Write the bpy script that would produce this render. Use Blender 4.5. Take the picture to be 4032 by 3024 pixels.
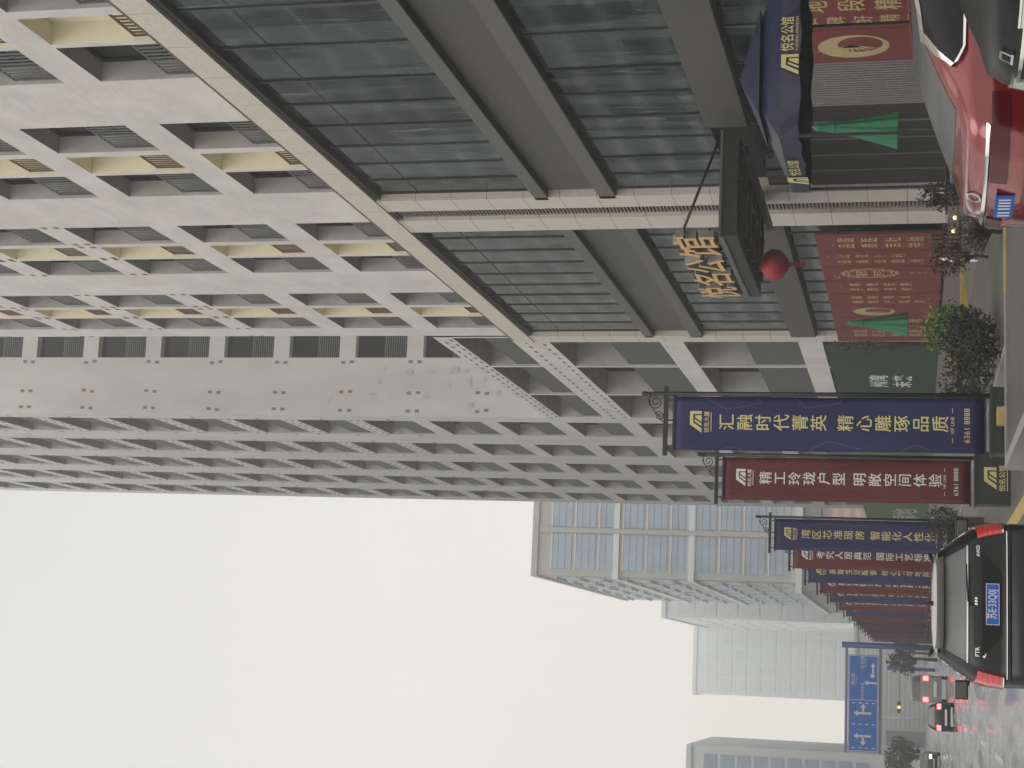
import bpy, bmesh, math, random
from mathutils import Vector, Matrix, noise
R = math.radians
random.seed(7)
for o in list(bpy.data.objects): bpy.data.objects.remove(o)
sc = bpy.context.scene
COL = sc.collection

# ------------------------------------------------------------------ camera
cam_d = bpy.data.cameras.new('camera'); cam = bpy.data.objects.new('camera', cam_d); COL.objects.link(cam)
cam_d.sensor_width = 36; cam_d.sensor_fit = 'HORIZONTAL'; cam_d.lens = 6554/4032*36
cam_d.clip_start = 0.1; cam_d.clip_end = 3000
_p, _y, _r = R(13.66), R(9.68), R(0.257)
Fv = Vector((math.cos(_p)*math.sin(_y), math.cos(_p)*math.cos(_y), math.sin(_p)))
Rv = Vector((math.cos(_y), -math.sin(_y), 0)); Uv = Rv.cross(Fv)
R2 = Rv*math.cos(_r)+Uv*math.sin(_r); U2 = -Rv*math.sin(_r)+Uv*math.cos(_r)
# the phone was held on its side: the picture's right is the scene's down
cx, cy, cz = -U2, R2, -Fv
cam.matrix_world = Matrix(((cx.x, cy.x, cz.x, 0), (cx.y, cy.y, cz.y, 0), (cx.z, cy.z, cz.z, 1.85), (0, 0, 0, 1)))
sc.camera = cam

# ------------------------------------------------------------------ sky, sun, exposure
W = bpy.data.worlds.new('World'); sc.world = W; W.use_nodes = True
nt = W.node_tree; nt.nodes.clear()
def wn(t, **k):
    n = nt.nodes.new(t)
    for a, b in k.items(): setattr(n, a, b)
    return n
out = wn('ShaderNodeOutputWorld'); bg = wn('ShaderNodeBackground'); sky = wn('ShaderNodeTexSky', sky_type='NISHITA', sun_disc=False)
SUN_EL, SUN_AZ = 58, 215          # azimuth measured clockwise from +Y
sky.sun_elevation = R(SUN_EL); sky.sun_rotation = R(SUN_AZ); sky.air_density = 1.0; sky.dust_density = 4.0
hs = wn('ShaderNodeHueSaturation'); hs.inputs['Saturation'].default_value = 0.12
tc = wn('ShaderNodeTexCoord'); sx = wn('ShaderNodeSeparateXYZ'); mr = wn('ShaderNodeMapRange')
mr.inputs['From Min'].default_value = 0.0; mr.inputs['From Max'].default_value = 0.9
mr.inputs['To Min'].default_value = 0.0; mr.inputs['To Max'].default_value = 1.0
cr = wn('ShaderNodeValToRGB')
cr.color_ramp.elements[0].color = (1.0, 0.945, 0.82, 1); cr.color_ramp.elements[1].color = (1.0, 1.0, 1.0, 1)
e = cr.color_ramp.elements.new(0.35); e.color = (0.74, 0.725, 0.68, 1)
e = cr.color_ramp.elements.new(0.62); e.color = (0.61, 0.612, 0.60, 1)
mul = wn('ShaderNodeVectorMath', operation='SCALE'); mul.inputs['Scale'].default_value = 11.5
mx = wn('ShaderNodeMixRGB'); mx.inputs[0].default_value = 0.9
L = nt.links.new
L(sky.outputs[0], hs.inputs['Color']); L(tc.outputs['Generated'], sx.inputs[0]); L(sx.outputs['Z'], mr.inputs['Value'])
L(mr.outputs[0], cr.inputs[0])
cn = wn('ShaderNodeTexNoise'); cn.inputs['Scale'].default_value = 2.2; cn.inputs['Detail'].default_value = 4; L(tc.outputs['Generated'], cn.inputs['Vector'])
cm = wn('ShaderNodeMapRange'); cm.inputs['From Min'].default_value = .3; cm.inputs['From Max'].default_value = .7; cm.inputs['To Min'].default_value = .93; cm.inputs['To Max'].default_value = 1.045; L(cn.outputs['Fac'], cm.inputs['Value'])
c2 = wn('ShaderNodeVectorMath', operation='SCALE'); L(cr.outputs[0], c2.inputs[0]); L(cm.outputs[0], c2.inputs['Scale']); L(c2.outputs[0], mul.inputs[0]); L(hs.outputs[0], mx.inputs[1]); L(mul.outputs[0], mx.inputs[2])
L(mx.outputs[0], bg.inputs[0]); bg.inputs[1].default_value = 0.12; L(bg.outputs[0], out.inputs[0])
sd = bpy.data.lights.new('sun', 'SUN'); sd.energy = 1.0; sd.angle = R(40); sd.color = (1, 0.97, 0.92)
so = bpy.data.objects.new('sun', sd); COL.objects.link(so)
az = R(SUN_AZ); el = R(SUN_EL)
sdir = Vector((math.sin(az)*math.cos(el), math.cos(az)*math.cos(el), math.sin(el)))
so.rotation_euler = (-sdir).to_track_quat('-Z', 'Y').to_euler(); so.location = (-20, -20, 60)
sc.view_settings.view_transform = 'Standard'; sc.view_settings.look = 'None'
sc.view_settings.exposure = 0.0; sc.view_settings.gamma = 1
sc.render.engine = 'CYCLES'
cy_ = sc.cycles; cy_.use_denoising = True; cy_.max_bounces = 8; cy_.volume_bounces = 3; cy_.diffuse_bounces = 3; cy_.glossy_bounces = 3
cy_.caustics_reflective = False; cy_.caustics_refractive = False; cy_.sample_clamp_indirect = 5

# ------------------------------------------------------------------ materials
def mat(name, col, rough=0.6, metal=0.0, spec=0.5, var=0.0, vscale=3.0, bump=0.0, bscale=20, stretch=(1, 1, 1), emit=None, estr=0, col2=None,
        joints=None, coat=0.0):
    m = bpy.data.materials.new(name); m.use_nodes = True
    t = m.node_tree; b = t.nodes['Principled BSDF']
    b.inputs['Base Color'].default_value = (*col, 1); b.inputs['Roughness'].default_value = rough
    b.inputs['Metallic'].default_value = metal; b.inputs['Specular IOR Level'].default_value = spec
    b.inputs['Coat Weight'].default_value = coat; b.inputs['Coat Roughness'].default_value = 0.08
    n = t.nodes.new; lk = t.links.new
    tcn = n('ShaderNodeTexCoord'); mp = n('ShaderNodeMapping'); mp.inputs['Scale'].default_value = stretch
    lk(tcn.outputs['Object'], mp.inputs[0])
    colsock = None
    if var > 0 or col2:
        nz = n('ShaderNodeTexNoise'); nz.inputs['Scale'].default_value = vscale; nz.inputs['Detail'].default_value = 6; nz.inputs['Roughness'].default_value = 0.62
        lk(mp.outputs[0], nz.inputs['Vector'])
        rp = n('ShaderNodeValToRGB'); a, z = rp.color_ramp.elements
        c2 = col2 or tuple(c*(1-var) for c in col); c1 = col if col2 else tuple(min(1, c*(1+var)) for c in col)
        a.position = 0.33; z.position = 0.67; a.color = (*c2, 1); z.color = (*c1, 1)
        lk(nz.outputs['Fac'], rp.inputs[0]); colsock = rp.outputs[0]
    if joints:
        for axis, sp, w, dark in joints:
            se = n('ShaderNodeSeparateXYZ'); lk(tcn.outputs['Object'], se.inputs[0])
            md = n('ShaderNodeMath'); md.operation = 'FLOORED_MODULO'; md.inputs[1].default_value = sp; lk(se.outputs[axis], md.inputs[0])
            lt = n('ShaderNodeMath'); lt.operation = 'LESS_THAN'; lt.inputs[1].default_value = w; lk(md.outputs[0], lt.inputs[0])
            mxn = n('ShaderNodeMixRGB'); lk(lt.outputs[0], mxn.inputs[0])
            if colsock: lk(colsock, mxn.inputs[1])
            else: mxn.inputs[1].default_value = (*col, 1)
            mxn.inputs[2].default_value = (*[c*dark for c in col], 1); colsock = mxn.outputs[0]
    if colsock: lk(colsock, b.inputs['Base Color'])
    if bump > 0:
        nb = n('ShaderNodeTexNoise'); nb.inputs['Scale'].default_value = bscale; nb.inputs['Detail'].default_value = 4
        lk(mp.outputs[0], nb.inputs['Vector'])
        bp = n('ShaderNodeBump'); bp.inputs['Strength'].default_value = bump; bp.inputs['Distance'].default_value = 0.05
        lk(nb.outputs['Fac'], bp.inputs['Height']); lk(bp.outputs[0], b.inputs['Normal'])
    if emit: b.inputs['Emission Color'].default_value = (*emit, 1); b.inputs['Emission Strength'].default_value = estr
    return m
M = {}
M['concrete'] = mat('concrete', (.665, .645, .615), .85, var=.11, vscale=.9, bump=.2, bscale=9, stretch=(1, .5, .8), joints=[('Z', 3.95, .03, .86)])
M['concrete_far'] = mat('concrete_far', (.46, .452, .435), .85, var=.09, vscale=.4, stretch=(1, 1, .4))
M['concrete_lattice'] = mat('concrete_lattice', (.64, .632, .615), .85, var=.09, vscale=.4, stretch=(1, 1, .4))  # far tower concrete paled on this facade, standing in for haze
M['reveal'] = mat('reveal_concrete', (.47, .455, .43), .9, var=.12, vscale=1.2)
M['cream'] = mat('cream_paint', (.82, .76, .58), .8, var=.03, vscale=1.5)
M['stain'] = mat('brown_stain', (.22, .14, .10), .9, var=.3, vscale=6)
M['patch'] = mat('pale_patch', (.68, .67, .65), .9, var=.04)
M['wallpatch'] = mat('wall_patch', (.40, .39, .375), .9, var=.1)
M['granite'] = mat('granite', (.64, .59, .515), .55, var=.1, vscale=14, joints=[('Y', 1.9, .025, .55)])
M['pillar'] = mat('pillar_granite', (.62, .58, .52), .5, var=.06, vscale=12, joints=[('Z', 1.05, .02, .4)])
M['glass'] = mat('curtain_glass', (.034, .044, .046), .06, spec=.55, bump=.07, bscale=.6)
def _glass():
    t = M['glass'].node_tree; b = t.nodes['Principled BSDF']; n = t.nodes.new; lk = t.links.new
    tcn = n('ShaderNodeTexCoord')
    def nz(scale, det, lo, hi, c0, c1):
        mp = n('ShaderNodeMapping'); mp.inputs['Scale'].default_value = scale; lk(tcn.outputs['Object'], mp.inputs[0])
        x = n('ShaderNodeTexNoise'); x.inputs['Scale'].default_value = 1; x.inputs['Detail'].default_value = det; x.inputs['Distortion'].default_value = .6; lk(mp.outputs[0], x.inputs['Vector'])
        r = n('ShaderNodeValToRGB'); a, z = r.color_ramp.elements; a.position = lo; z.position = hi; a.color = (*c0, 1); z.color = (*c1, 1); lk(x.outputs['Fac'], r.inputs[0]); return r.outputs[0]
    a = nz((1, 1.05, .10), 1.5, .47, .53, (.010, .019, .020), (.052, .072, .072))     # pale vertical bands coloured in to stand for reflections on the panes
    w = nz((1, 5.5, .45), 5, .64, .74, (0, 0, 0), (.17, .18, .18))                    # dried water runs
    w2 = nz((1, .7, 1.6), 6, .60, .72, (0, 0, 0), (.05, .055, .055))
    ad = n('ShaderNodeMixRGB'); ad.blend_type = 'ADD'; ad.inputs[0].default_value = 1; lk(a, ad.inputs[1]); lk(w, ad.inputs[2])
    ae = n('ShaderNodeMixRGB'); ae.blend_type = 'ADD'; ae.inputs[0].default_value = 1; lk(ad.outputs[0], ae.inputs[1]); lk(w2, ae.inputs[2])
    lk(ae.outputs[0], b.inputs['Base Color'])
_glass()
M['glass_dark'] = mat('window_glass', (.012, .015, .017), .18, spec=.25)
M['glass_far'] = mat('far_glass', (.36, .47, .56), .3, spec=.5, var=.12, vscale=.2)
M['mullion'] = mat('dark_mullion', (.028, .026, .026), .5)
M['ledge'] = mat('grey_panel', (.072, .071, .064), .5, var=.05, vscale=.6, joints=[('Y', 2.05, .018, .6)])
M['ledge_light'] = mat('grey_ledge', (.105, .103, .095), .5, var=.05, vscale=.8)
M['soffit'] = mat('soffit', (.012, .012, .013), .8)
M['black'] = mat('black_metal', (.012, .013, .014), .45)
M['canopy'] = mat('canopy_metal', (.014, .0145, .015), .5, var=.1, vscale=2)
M['louver'] = mat('louver', (.21, .20, .19), .6)
M['rail'] = mat('grey_rail', (.115, .12, .118), .6)
M['brownrail'] = mat('brown_rail', (.13, .085, .06), .7)
M['asphalt'] = mat('wet_asphalt', (.17, .172, .17), .34, spec=1.0, var=.35, vscale=.35, bump=.10, bscale=2.2, stretch=(2.2, .35, 1))
def _wet():
    t = M['asphalt'].node_tree; b = t.nodes['Principled BSDF']; n = t.nodes.new; lk = t.links.new
    tcn = n('ShaderNodeTexCoord'); mp = n('ShaderNodeMapping'); mp.inputs['Scale'].default_value = (1.1, .16, 1); lk(tcn.outputs['Object'], mp.inputs[0])
    x = n('ShaderNodeTexNoise'); x.inputs['Scale'].default_value = 1; x.inputs['Detail'].default_value = 5; lk(mp.outputs[0], x.inputs['Vector'])
    r = n('ShaderNodeMapRange'); r.inputs['From Min'].default_value = .38; r.inputs['From Max'].default_value = .62; r.inputs['To Min'].default_value = .10; r.inputs['To Max'].default_value = .46
    lk(x.outputs['Fac'], r.inputs['Value']); lk(r.outputs[0], b.inputs['Roughness'])
_wet()
M['paving'] = mat('wet_paving', (.098, .090, .074), .5, var=.2, vscale=.8, bump=.1, bscale=14)
M['kerb'] = mat('kerb_concrete', (.27, .255, .23), .6, var=.1, vscale=3)
M['yellow'] = mat('yellow_paving', (.42, .30, .085), .6, var=.18, vscale=4)
M['line'] = mat('road_paint', (.40, .40, .385), .5, var=.12, vscale=3)
M['gold'] = mat('gold_print', (.62, .55, .24), .5)
M['palegold'] = mat('pale_gold_print', (.46, .36, .17), .6, var=.1, vscale=5)
M['white'] = mat('white_print', (.72, .72, .70), .6)
M['blue'] = mat('blue_cloth', (.012, .010, .075), .6, var=.22, vscale=.9, bump=.35, bscale=2.2, stretch=(1.5, 1, .5))
M['red'] = mat('red_cloth', (.10, .008, .009), .6, var=.22, vscale=.9, bump=.35, bscale=2.2, stretch=(1.5, 1, .5))
M['faint'] = mat('faint_line', (.11, .10, .22), .8)
M['faintr'] = mat('faint_line_red', (.26, .06, .055), .8)
M['board'] = mat('red_board', (.165, .022, .020), .55, var=.14, vscale=.8)
M['greenboard'] = mat('green_board', (.005, .030, .009), .6, var=.15, vscale=1)
M['lime'] = mat('lime_board', (.075, .19, .035), .6, var=.15, vscale=1)
M['plinth'] = mat('dark_plinth', (.020, .028, .028), .5)
M['umbrella'] = mat('green_canvas', (.014, .15, .066), .7, var=.2, vscale=3)
M['navy'] = mat('navy_canvas', (.016, .018, .048), .24, var=.15, vscale=2, bump=.12, bscale=3)
M['lantern'] = mat('red_lantern', (.30, .008, .010), .6, var=.1, vscale=4)
M['letter'] = mat('letter_face', (.70, .43, .17), .5)
M['letter_side'] = mat('letter_side', (.20, .185, .165), .5)
M['carblack'] = mat('black_paint', (.008, .010, .011), .26, spec=.30)
M['cargrey'] = mat('dark_trim', (.012, .012, .012), .5, spec=.2)
M['carglass'] = mat('car_glass', (.045, .048, .046), .10, spec=1.0, coat=.6)
M['carglass2'] = mat('rear_screen', (.085, .088, .085), .25, spec=.4, coat=.15)
M['sideglass'] = mat('side_glass', (.008, .008, .008), .12, spec=.22)
M['carred'] = mat('red_paint', (.21, .010, .014), .22, metal=.25, spec=.6, coat=1.0)
M['chrome'] = mat('chrome', (.80, .78, .74), .12, metal=1)
M['tail'] = mat('tail_lamp', (.42, .02, .02), .2, coat=1, emit=(1, .09, .07), estr=.12, joints=[('Z', .055, .012, .45)])
M['taildark'] = mat('dark_tail_lamp', (.075, .004, .006), .2, spec=.3, coat=.2)
M['tailon'] = mat('tail_lamp_on', (.5, .01, .01), .3, emit=(1, .05, .05), estr=14)
M['headon'] = mat('head_lamp_on', (.9, .9, .7), .3, emit=(1, .93, .55), estr=6)
M['amber'] = mat('amber_lamp', (.9, .4, .05), .3, emit=(1, .36, .03), estr=9)
M['warm'] = mat('warm_lamp', (.9, .7, .4), .3, emit=(1, .72, .36), estr=1.6)
M['lens'] = mat('clear_lens', (.62, .64, .60), .12, spec=.8, coat=1)
M['plate'] = mat('blue_plate', (.02, .10, .42), .4)
M['signblue'] = mat('sign_blue', (.02, .15, .56), .4)
M['polebl'] = mat('blue_pole', (.05, .085, .24), .5)
M['steel'] = mat('grey_steel', (.22, .24, .29), .5)
M['rubber'] = mat('rubber', (.015, .015, .015), .8)
M['leaf'] = mat('leaf', (.10, .19, .035), .5, col2=(.030, .075, .018), vscale=9)
M['leaflight'] = mat('leaf_light', (.19, .28, .07), .45)
M['leafdark'] = mat('leaf_dark', (.030, .034, .020), .65, col2=(.014, .018, .012), vscale=9)
M['leafbrown'] = mat('leaf_brown', (.095, .058, .034), .7, col2=(.040, .035, .020), vscale=6)
M['twig'] = mat('twig', (.045, .035, .028), .8)
M['wood'] = mat('dark_wood', (.035, .020, .016), .5)
M['farwall'] = mat('far_wall', (.45, .445, .43), .8, var=.05, vscale=.1)
M['farwhite'] = mat('far_white', (.72, .73, .74), .7)
M['fargrey'] = mat('far_grey', (.25, .27, .29), .7)
M['vangrey'] = mat('van_grey', (.30, .30, .295), .4)
M['slab'] = mat('slab_pale', (.74, .77, .78), .7, var=.03, vscale=.05)  # distance haze worked into the slab wall, window and trim colours
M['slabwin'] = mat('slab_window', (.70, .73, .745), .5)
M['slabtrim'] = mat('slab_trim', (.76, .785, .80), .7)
M['hatchglass'] = mat('hatch_glass', (.06, .06, .057), .28, spec=.8, var=.25, vscale=2.2)
M['roofsheen'] = mat('roof_sheen', (.42, .42, .40), .35, metal=.5, coat=.4)  # sky's reflection coloured into the black roof and spoiler; hatch trim shares it
M['carblack2'] = mat('black_lacquer', (.005, .006, .007), .3, spec=.18)
M['stripe'] = mat('ribbed_cladding', (.78, .79, .78), .7, joints=[('Z', .9, .32, .82)])
M['brick'] = mat('pink_stripe', (.55, .40, .36), .8, joints=[('Z', 1.6, .8, 1.35)])
M['earth'] = mat('earth', (.05, .045, .035), .95, var=.3, vscale=3)

# ------------------------------------------------------------------ mesh helpers
class MB:
    def __init__(s): s.v = []; s.f = []; s.m = []; s.mats = []; s.sm = []
    def mi(s, m):
        if m not in s.mats: s.mats.append(m)
        return s.mats.index(m)
    def face(s, pts, m, smooth=False):
        i = len(s.v); s.v += [tuple(p) for p in pts]; s.f.append(tuple(range(i, i+len(pts)))); s.m.append(s.mi(m)); s.sm.append(smooth)
    def box(s, x0, x1, y0, y1, z0, z1, m, skip=''):
        if x0 > x1: x0, x1 = x1, x0
        if y0 > y1: y0, y1 = y1, y0
        if z0 > z1: z0, z1 = z1, z0
        i = len(s.v); s.v += [(x, y, z) for z in (z0, z1) for y in (y0, y1) for x in (x0, x1)]
        for k, q in (('b', (0, 2, 3, 1)), ('t', (4, 5, 7, 6)), ('f', (0, 1, 5, 4)), ('k', (2, 6, 7, 3)), ('l', (0, 4, 6, 2)), ('r', (1, 3, 7, 5))):
            if k in skip: continue
            s.f.append(tuple(i+a for a in q)); s.m.append(s.mi(m)); s.sm.append(False)
    def tube(s, pts, r, m, n=8, cap=True):
        pts = [Vector(p) for p in pts]; rs = r if isinstance(r, (list, tuple)) else [r]*len(pts)
        base = len(s.v); k = s.mi(m)
        for a, p in enumerate(pts):
            d = (pts[min(a+1, len(pts)-1)]-pts[max(a-1, 0)])
            d = d.normalized() if d.length > 1e-9 else Vector((0, 0, 1))
            u = d.cross(Vector((0, 0, 1)) if abs(d.z) < .9 else Vector((1, 0, 0))).normalized(); w = d.cross(u)
            for j in range(n):
                t = 2*math.pi*j/n; s.v.append(tuple(p+(u*math.cos(t)+w*math.sin(t))*rs[a]))
        for a in range(len(pts)-1):
            for j in range(n):
                q = (base+a*n+j, base+a*n+(j+1) % n, base+(a+1)*n+(j+1) % n, base+(a+1)*n+j)
                s.f.append(q); s.m.append(k); s.sm.append(True)
        if cap:
            s.f.append(tuple(base+j for j in range(n))[::-1]); s.m.append(k); s.sm.append(False)
            s.f.append(tuple(base+(len(pts)-1)*n+j for j in range(n))); s.m.append(k); s.sm.append(False)
    def lathe(s, prof, m, c=(0, 0, 0), n=24, wob=None):
        base = len(s.v); k = s.mi(m)
        for r, z in prof:
            for j in range(n):
                t = 2*math.pi*j/n; rr = r*(wob(t, z) if wob else 1)
                s.v.append((c[0]+rr*math.cos(t), c[1]+rr*math.sin(t), c[2]+z))
        for a in range(len(prof)-1):
            for j in range(n):
                s.f.append((base+a*n+j, base+a*n+(j+1) % n, base+(a+1)*n+(j+1) % n, base+(a+1)*n+j)); s.m.append(k); s.sm.append(True)
    def add(s, verts, faces, m, fn=lambda p: p, smooth=False):
        i = len(s.v); s.v += [tuple(fn(p)) for p in verts]; k = s.mi(m)
        for f in faces: s.f.append(tuple(i+a for a in f)); s.m.append(k); s.sm.append(smooth)
    def mesh(s, name):
        if any(s.sm):       # weld coincident corners of smooth faces so that they shade as one surface
            key = {}; mp = {}
            for f, q in zip(s.f, s.sm):
                if q:
                    for i in f:
                        k = tuple(round(c, 5) for c in s.v[i]); mp[i] = key.setdefault(k, i)
            nf = []
            for f, q, m in zip(s.f, s.sm, s.m):
                g = []
                for i in f:
                    j = mp.get(i, i) if q else i
                    if not g or g[-1] != j: g.append(j)
                if len(g) > 1 and g[0] == g[-1]: g.pop()
                if len(g) > 2 and len(set(g)) == len(g): nf.append((tuple(g), q, m))
            s.f = [a for a, _, _ in nf]; s.sm = [a for _, a, _ in nf]; s.m = [a for _, _, a in nf]
        me = bpy.data.meshes.new(name); me.from_pydata(s.v, [], s.f)
        for m in s.mats: me.materials.append(M[m])
        me.polygons.foreach_set('material_index', s.m); me.polygons.foreach_set('use_smooth', s.sm); me.update()
        return me
    def build(s, name, parent=None, loc=None):
        o = bpy.data.objects.new(name, s.mesh(name)); COL.objects.link(o)
        if loc: o.location = loc
        if parent: o.parent = parent
        return o
def tag(o, label=None, cat=None, group=None, kind=None):
    if label: o['label'] = label
    if cat: o['category'] = cat
    if group: o['group'] = group
    if kind: o['kind'] = kind
    return o
def thing(name, label, cat, loc=(0, 0, 0), rz=0, group=None):
    o = bpy.data.objects.new(name, None); COL.objects.link(o); o.location = loc; o.rotation_euler = (0, 0, rz); o.empty_display_size = .2
    return tag(o, label, cat, group)
def kids(o): return [c for c in bpy.data.objects if c.parent == o]
def copy_tree(o, parent=None):
    c = o.copy(); COL.objects.link(c)
    if parent: c.parent = parent
    for k in kids(o): copy_tree(k, c)
    return c
_tx = {}
def text_geo(s, size=1.0, off=0.0, ext=0.0):
    key = (s, size, off, ext)
    if key in _tx: return _tx[key]
    cu = bpy.data.curves.new('t', 'FONT'); cu.body = s; cu.size = size; cu.offset = off; cu.extrude = ext; cu.resolution_u = 2
    cu.align_x = 'CENTER'; cu.align_y = 'CENTER'
    o = bpy.data.objects.new('t', cu); COL.objects.link(o)
    dg = bpy.context.evaluated_depsgraph_get(); me = bpy.data.meshes.new_from_object(o.evaluated_get(dg))
    v = [p.co.copy() for p in me.vertices]; f = [tuple(p.vertices) for p in me.polygons]; nz = [p.normal.z for p in me.polygons]
    bpy.data.objects.remove(o); bpy.data.curves.remove(cu); bpy.data.meshes.remove(me)
    if v:   # centre on the drawn shape
        xs = [p.x for p in v]; ys = [p.y for p in v]; c = Vector(((min(xs)+max(xs))/2, (min(ys)+max(ys))/2, 0)); v = [p-c for p in v]
    _tx[key] = (v, f, nz); return _tx[key]
def put_text(mb, s, size, m, fn, off=0.0, sxy=(1, 1)):
    v, f, nz = text_geo(s, size, off); mb.add([Vector((p.x*sxy[0], p.y*sxy[1], p.z)) for p in v], f, m, fn)
def poly(mb, pts, m, fn): mb.face([fn(Vector((x, y, 0))) for x, y in pts], m)

# ================================================================== THE SETTING
def sheet(name, x0, x1, y0, y1, z, m, nx=1, ny=1, zf=None, kind='structure'):
    b = MB()
    for i in range(nx):
        for j in range(ny):
            xs = [x0+(x1-x0)*a/nx for a in (i, i+1)]; ys = [y0+(y1-y0)*a/ny for a in (j, j+1)]
            g = zf or (lambda x, y: z)
            b.face([(xs[0], ys[0], g(xs[0], ys[0])), (xs[1], ys[0], g(xs[1], ys[0])), (xs[1], ys[1], g(xs[1], ys[1])), (xs[0], ys[1], g(xs[0], ys[1]))], m)
    return tag(b.build(name), kind=kind)
sheet('ground', -450, 450, -60, 700, -.03, 'earth')
sheet('road', -13, 2.4, -30, 480, 0, 'asphalt')
b = MB()
for k in range(40):
    y = 2+k*9; b.box(-1.78, -1.64, y, y+4, .0035, .006, 'line')
b.box(-8.9, -8.75, -10, 300, .0035, .006, 'line'); b.box(2.0, 2.1, 30, 300, .0035, .006, 'line')
tag(b.build('lane_marking'), kind='structure')
b = MB()   # pavement along the road past the entrance, with its kerb
b.box(2.4, 2.55, 24.9, 300, -.02, .13, 'kerb'); b.box(2.55, 4.9, 24.9, 300, -.02, .12, 'paving')
tag(b.build('pavement'), kind='structure')
b = MB(); b.box(2.75, 3.05, 24.95, 300, .12, .126, 'yellow'); tag(b.build('tactile_strip'), kind='structure')
# forecourt: raised apron in front and the plaza rising to the shop fronts
def plz(x, y): return .58 if x < 9 else .58+.44*(x-9)/3.6 if x < 12.6 else 1.02
b = MB()
b.box(3.05, 9.0, -4, 24.8, -.02, .58, 'paving')
xs = [9, 10, 11, 12, 12.6, 16]
for a in range(5):
    b.face([(xs[a], -4, plz(xs[a], 0)), (xs[a+1], -4, plz(xs[a+1], 0)), (xs[a+1], 140, plz(xs[a+1], 0)), (xs[a], 140, plz(xs[a], 0))], 'paving')
b.box(4.9, 9.0, 25.0, 140, -.02, .575, 'paving')
tag(b.build('forecourt'), kind='structure')
b = MB(); b.box(3.03, 5.6, 24.8, 25.0, -.02, .60, 'kerb'); b.box(3.03, 3.2, 2, 24.8, -.02, .60, 'kerb'); b.box(4.78, 4.9, 25.0, 120, -.02, .60, 'kerb')
tag(b.build('kerb'), kind='structure')
b = MB(); b.box(5.6, 10.0, 24.75, 25.0, .4, .606, 'yellow'); b.box(9.0, 11.8, 42, 42.25, .5, .80, 'yellow'); b.box(8.7, 9.35, 48, 48.3, .5, .98, 'yellow'); b.box(3.72, 3.97, 25.05, 25.3, .4, .70, 'yellow')
tag(b.build('yellow_paving'), kind='structure')
b = MB(); b.box(-13.2, -13, -10, 300, -.02, .14, 'kerb'); b.box(-22, -13.2, -10, 300, -.02, .12, 'paving'); tag(b.build('far_pavement'), kind='structure')

# ================================================================== TOWERS (facade plane X = 13)
FX = 13.0; FH = 3.95; ROW0 = 17.55; WH = 3.0
def wall_grid(mb, P, s_cuts, t_cuts, hole, depth, m='concrete', rm='reveal', rmf=None):
    """P(s,t,d) -> world; cuts are sorted; hole(i,j) True leaves an opening with reveals of the given depth"""
    for i in range(len(s_cuts)-1):
        for j in range(len(t_cuts)-1):
            s0, s1, t0, t1 = s_cuts[i], s_cuts[i+1], t_cuts[j], t_cuts[j+1]
            h = hole(i, j)
            if not h: mb.face([P(s0, t0, 0), P(s1, t0, 0), P(s1, t1, 0), P(s0, t1, 0)], m); continue
            d = depth(i, j) if callable(depth) else depth
            r = rmf(i, j) if rmf else rm
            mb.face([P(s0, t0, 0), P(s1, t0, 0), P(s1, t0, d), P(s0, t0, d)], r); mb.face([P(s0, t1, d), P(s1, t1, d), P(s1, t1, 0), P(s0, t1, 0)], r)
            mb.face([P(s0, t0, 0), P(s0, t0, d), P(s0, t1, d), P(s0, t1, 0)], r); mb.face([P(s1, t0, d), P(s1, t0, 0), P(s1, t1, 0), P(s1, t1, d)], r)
def PX(s, t, d): return (FX+d, s, t)
# --- window kinds, each built once in local space: origin at the opening's lower near corner, +Y along the wall, +X inward
def window_set(parent, w, h, d, first_loc, style, rot=0):
    b = MB(); e = .003
    if style == 'niche':
        b.box(d-.01, d+.05, -e, w+e, -e, h+e, 'cream')
        o = b.build('niche_panel', parent, first_loc)
        r = MB(); hh = .95
        for z in (.04, hh): r.box(.10, .14, 0, w, z, z+.05, 'brownrail')
        n = int(w/.17)
        for k in range(n+1): r.box(.105, .135, k*(w-.05)/n, k*(w-.05)/n+.05, .09, hh, 'brownrail')
        r.build('louver_grille', o)
    else:
        b.box(d+.01, d+.04, -e, w+e, -e, h+e, 'glass_dark')
        o = b.build('window', parent, first_loc)
        f = MB(); t = .07
        f.box(d-.05, d+.008, 0, w, h-t, h, 'mullion'); f.box(d-.05, d+.008, 0, w, 0, t, 'mullion')
        nm = 2 if w < 3 else 4
        for k in range(nm+1): y = k*(w-t)/nm; f.box(d-.05, d+.008, y, y+t, t, h-t, 'mullion')
        f.box(d-.045, d+.005, t, w-t, h*.42, h*.42+.06, 'mullion')
        f.build('frame', o)
        if style != 'plain':
            r = MB(); hh = h*.42 if style == 'rail' else h*.46
            r.box(.09, .13, 0, w, hh, hh+.045, 'rail'); r.box(.09, .13, 0, w, .04, .08, 'rail')
            if style == 'panel': r.box(.112, .122, .02, w-.02, .08, hh, 'rail')
            n = int(w/.21)
            for k in range(n+1): y = k*(w-.09)/n; r.box(.095, .111, y, y+.09, .08, hh, 'rail')
            r.build('railing', o)
    if rot: o.rotation_euler = (0, 0, rot)
    return o
def put_more(proto, locs):
    for p in locs:
        c = copy_tree(proto, proto.parent); c.location = p

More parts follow.
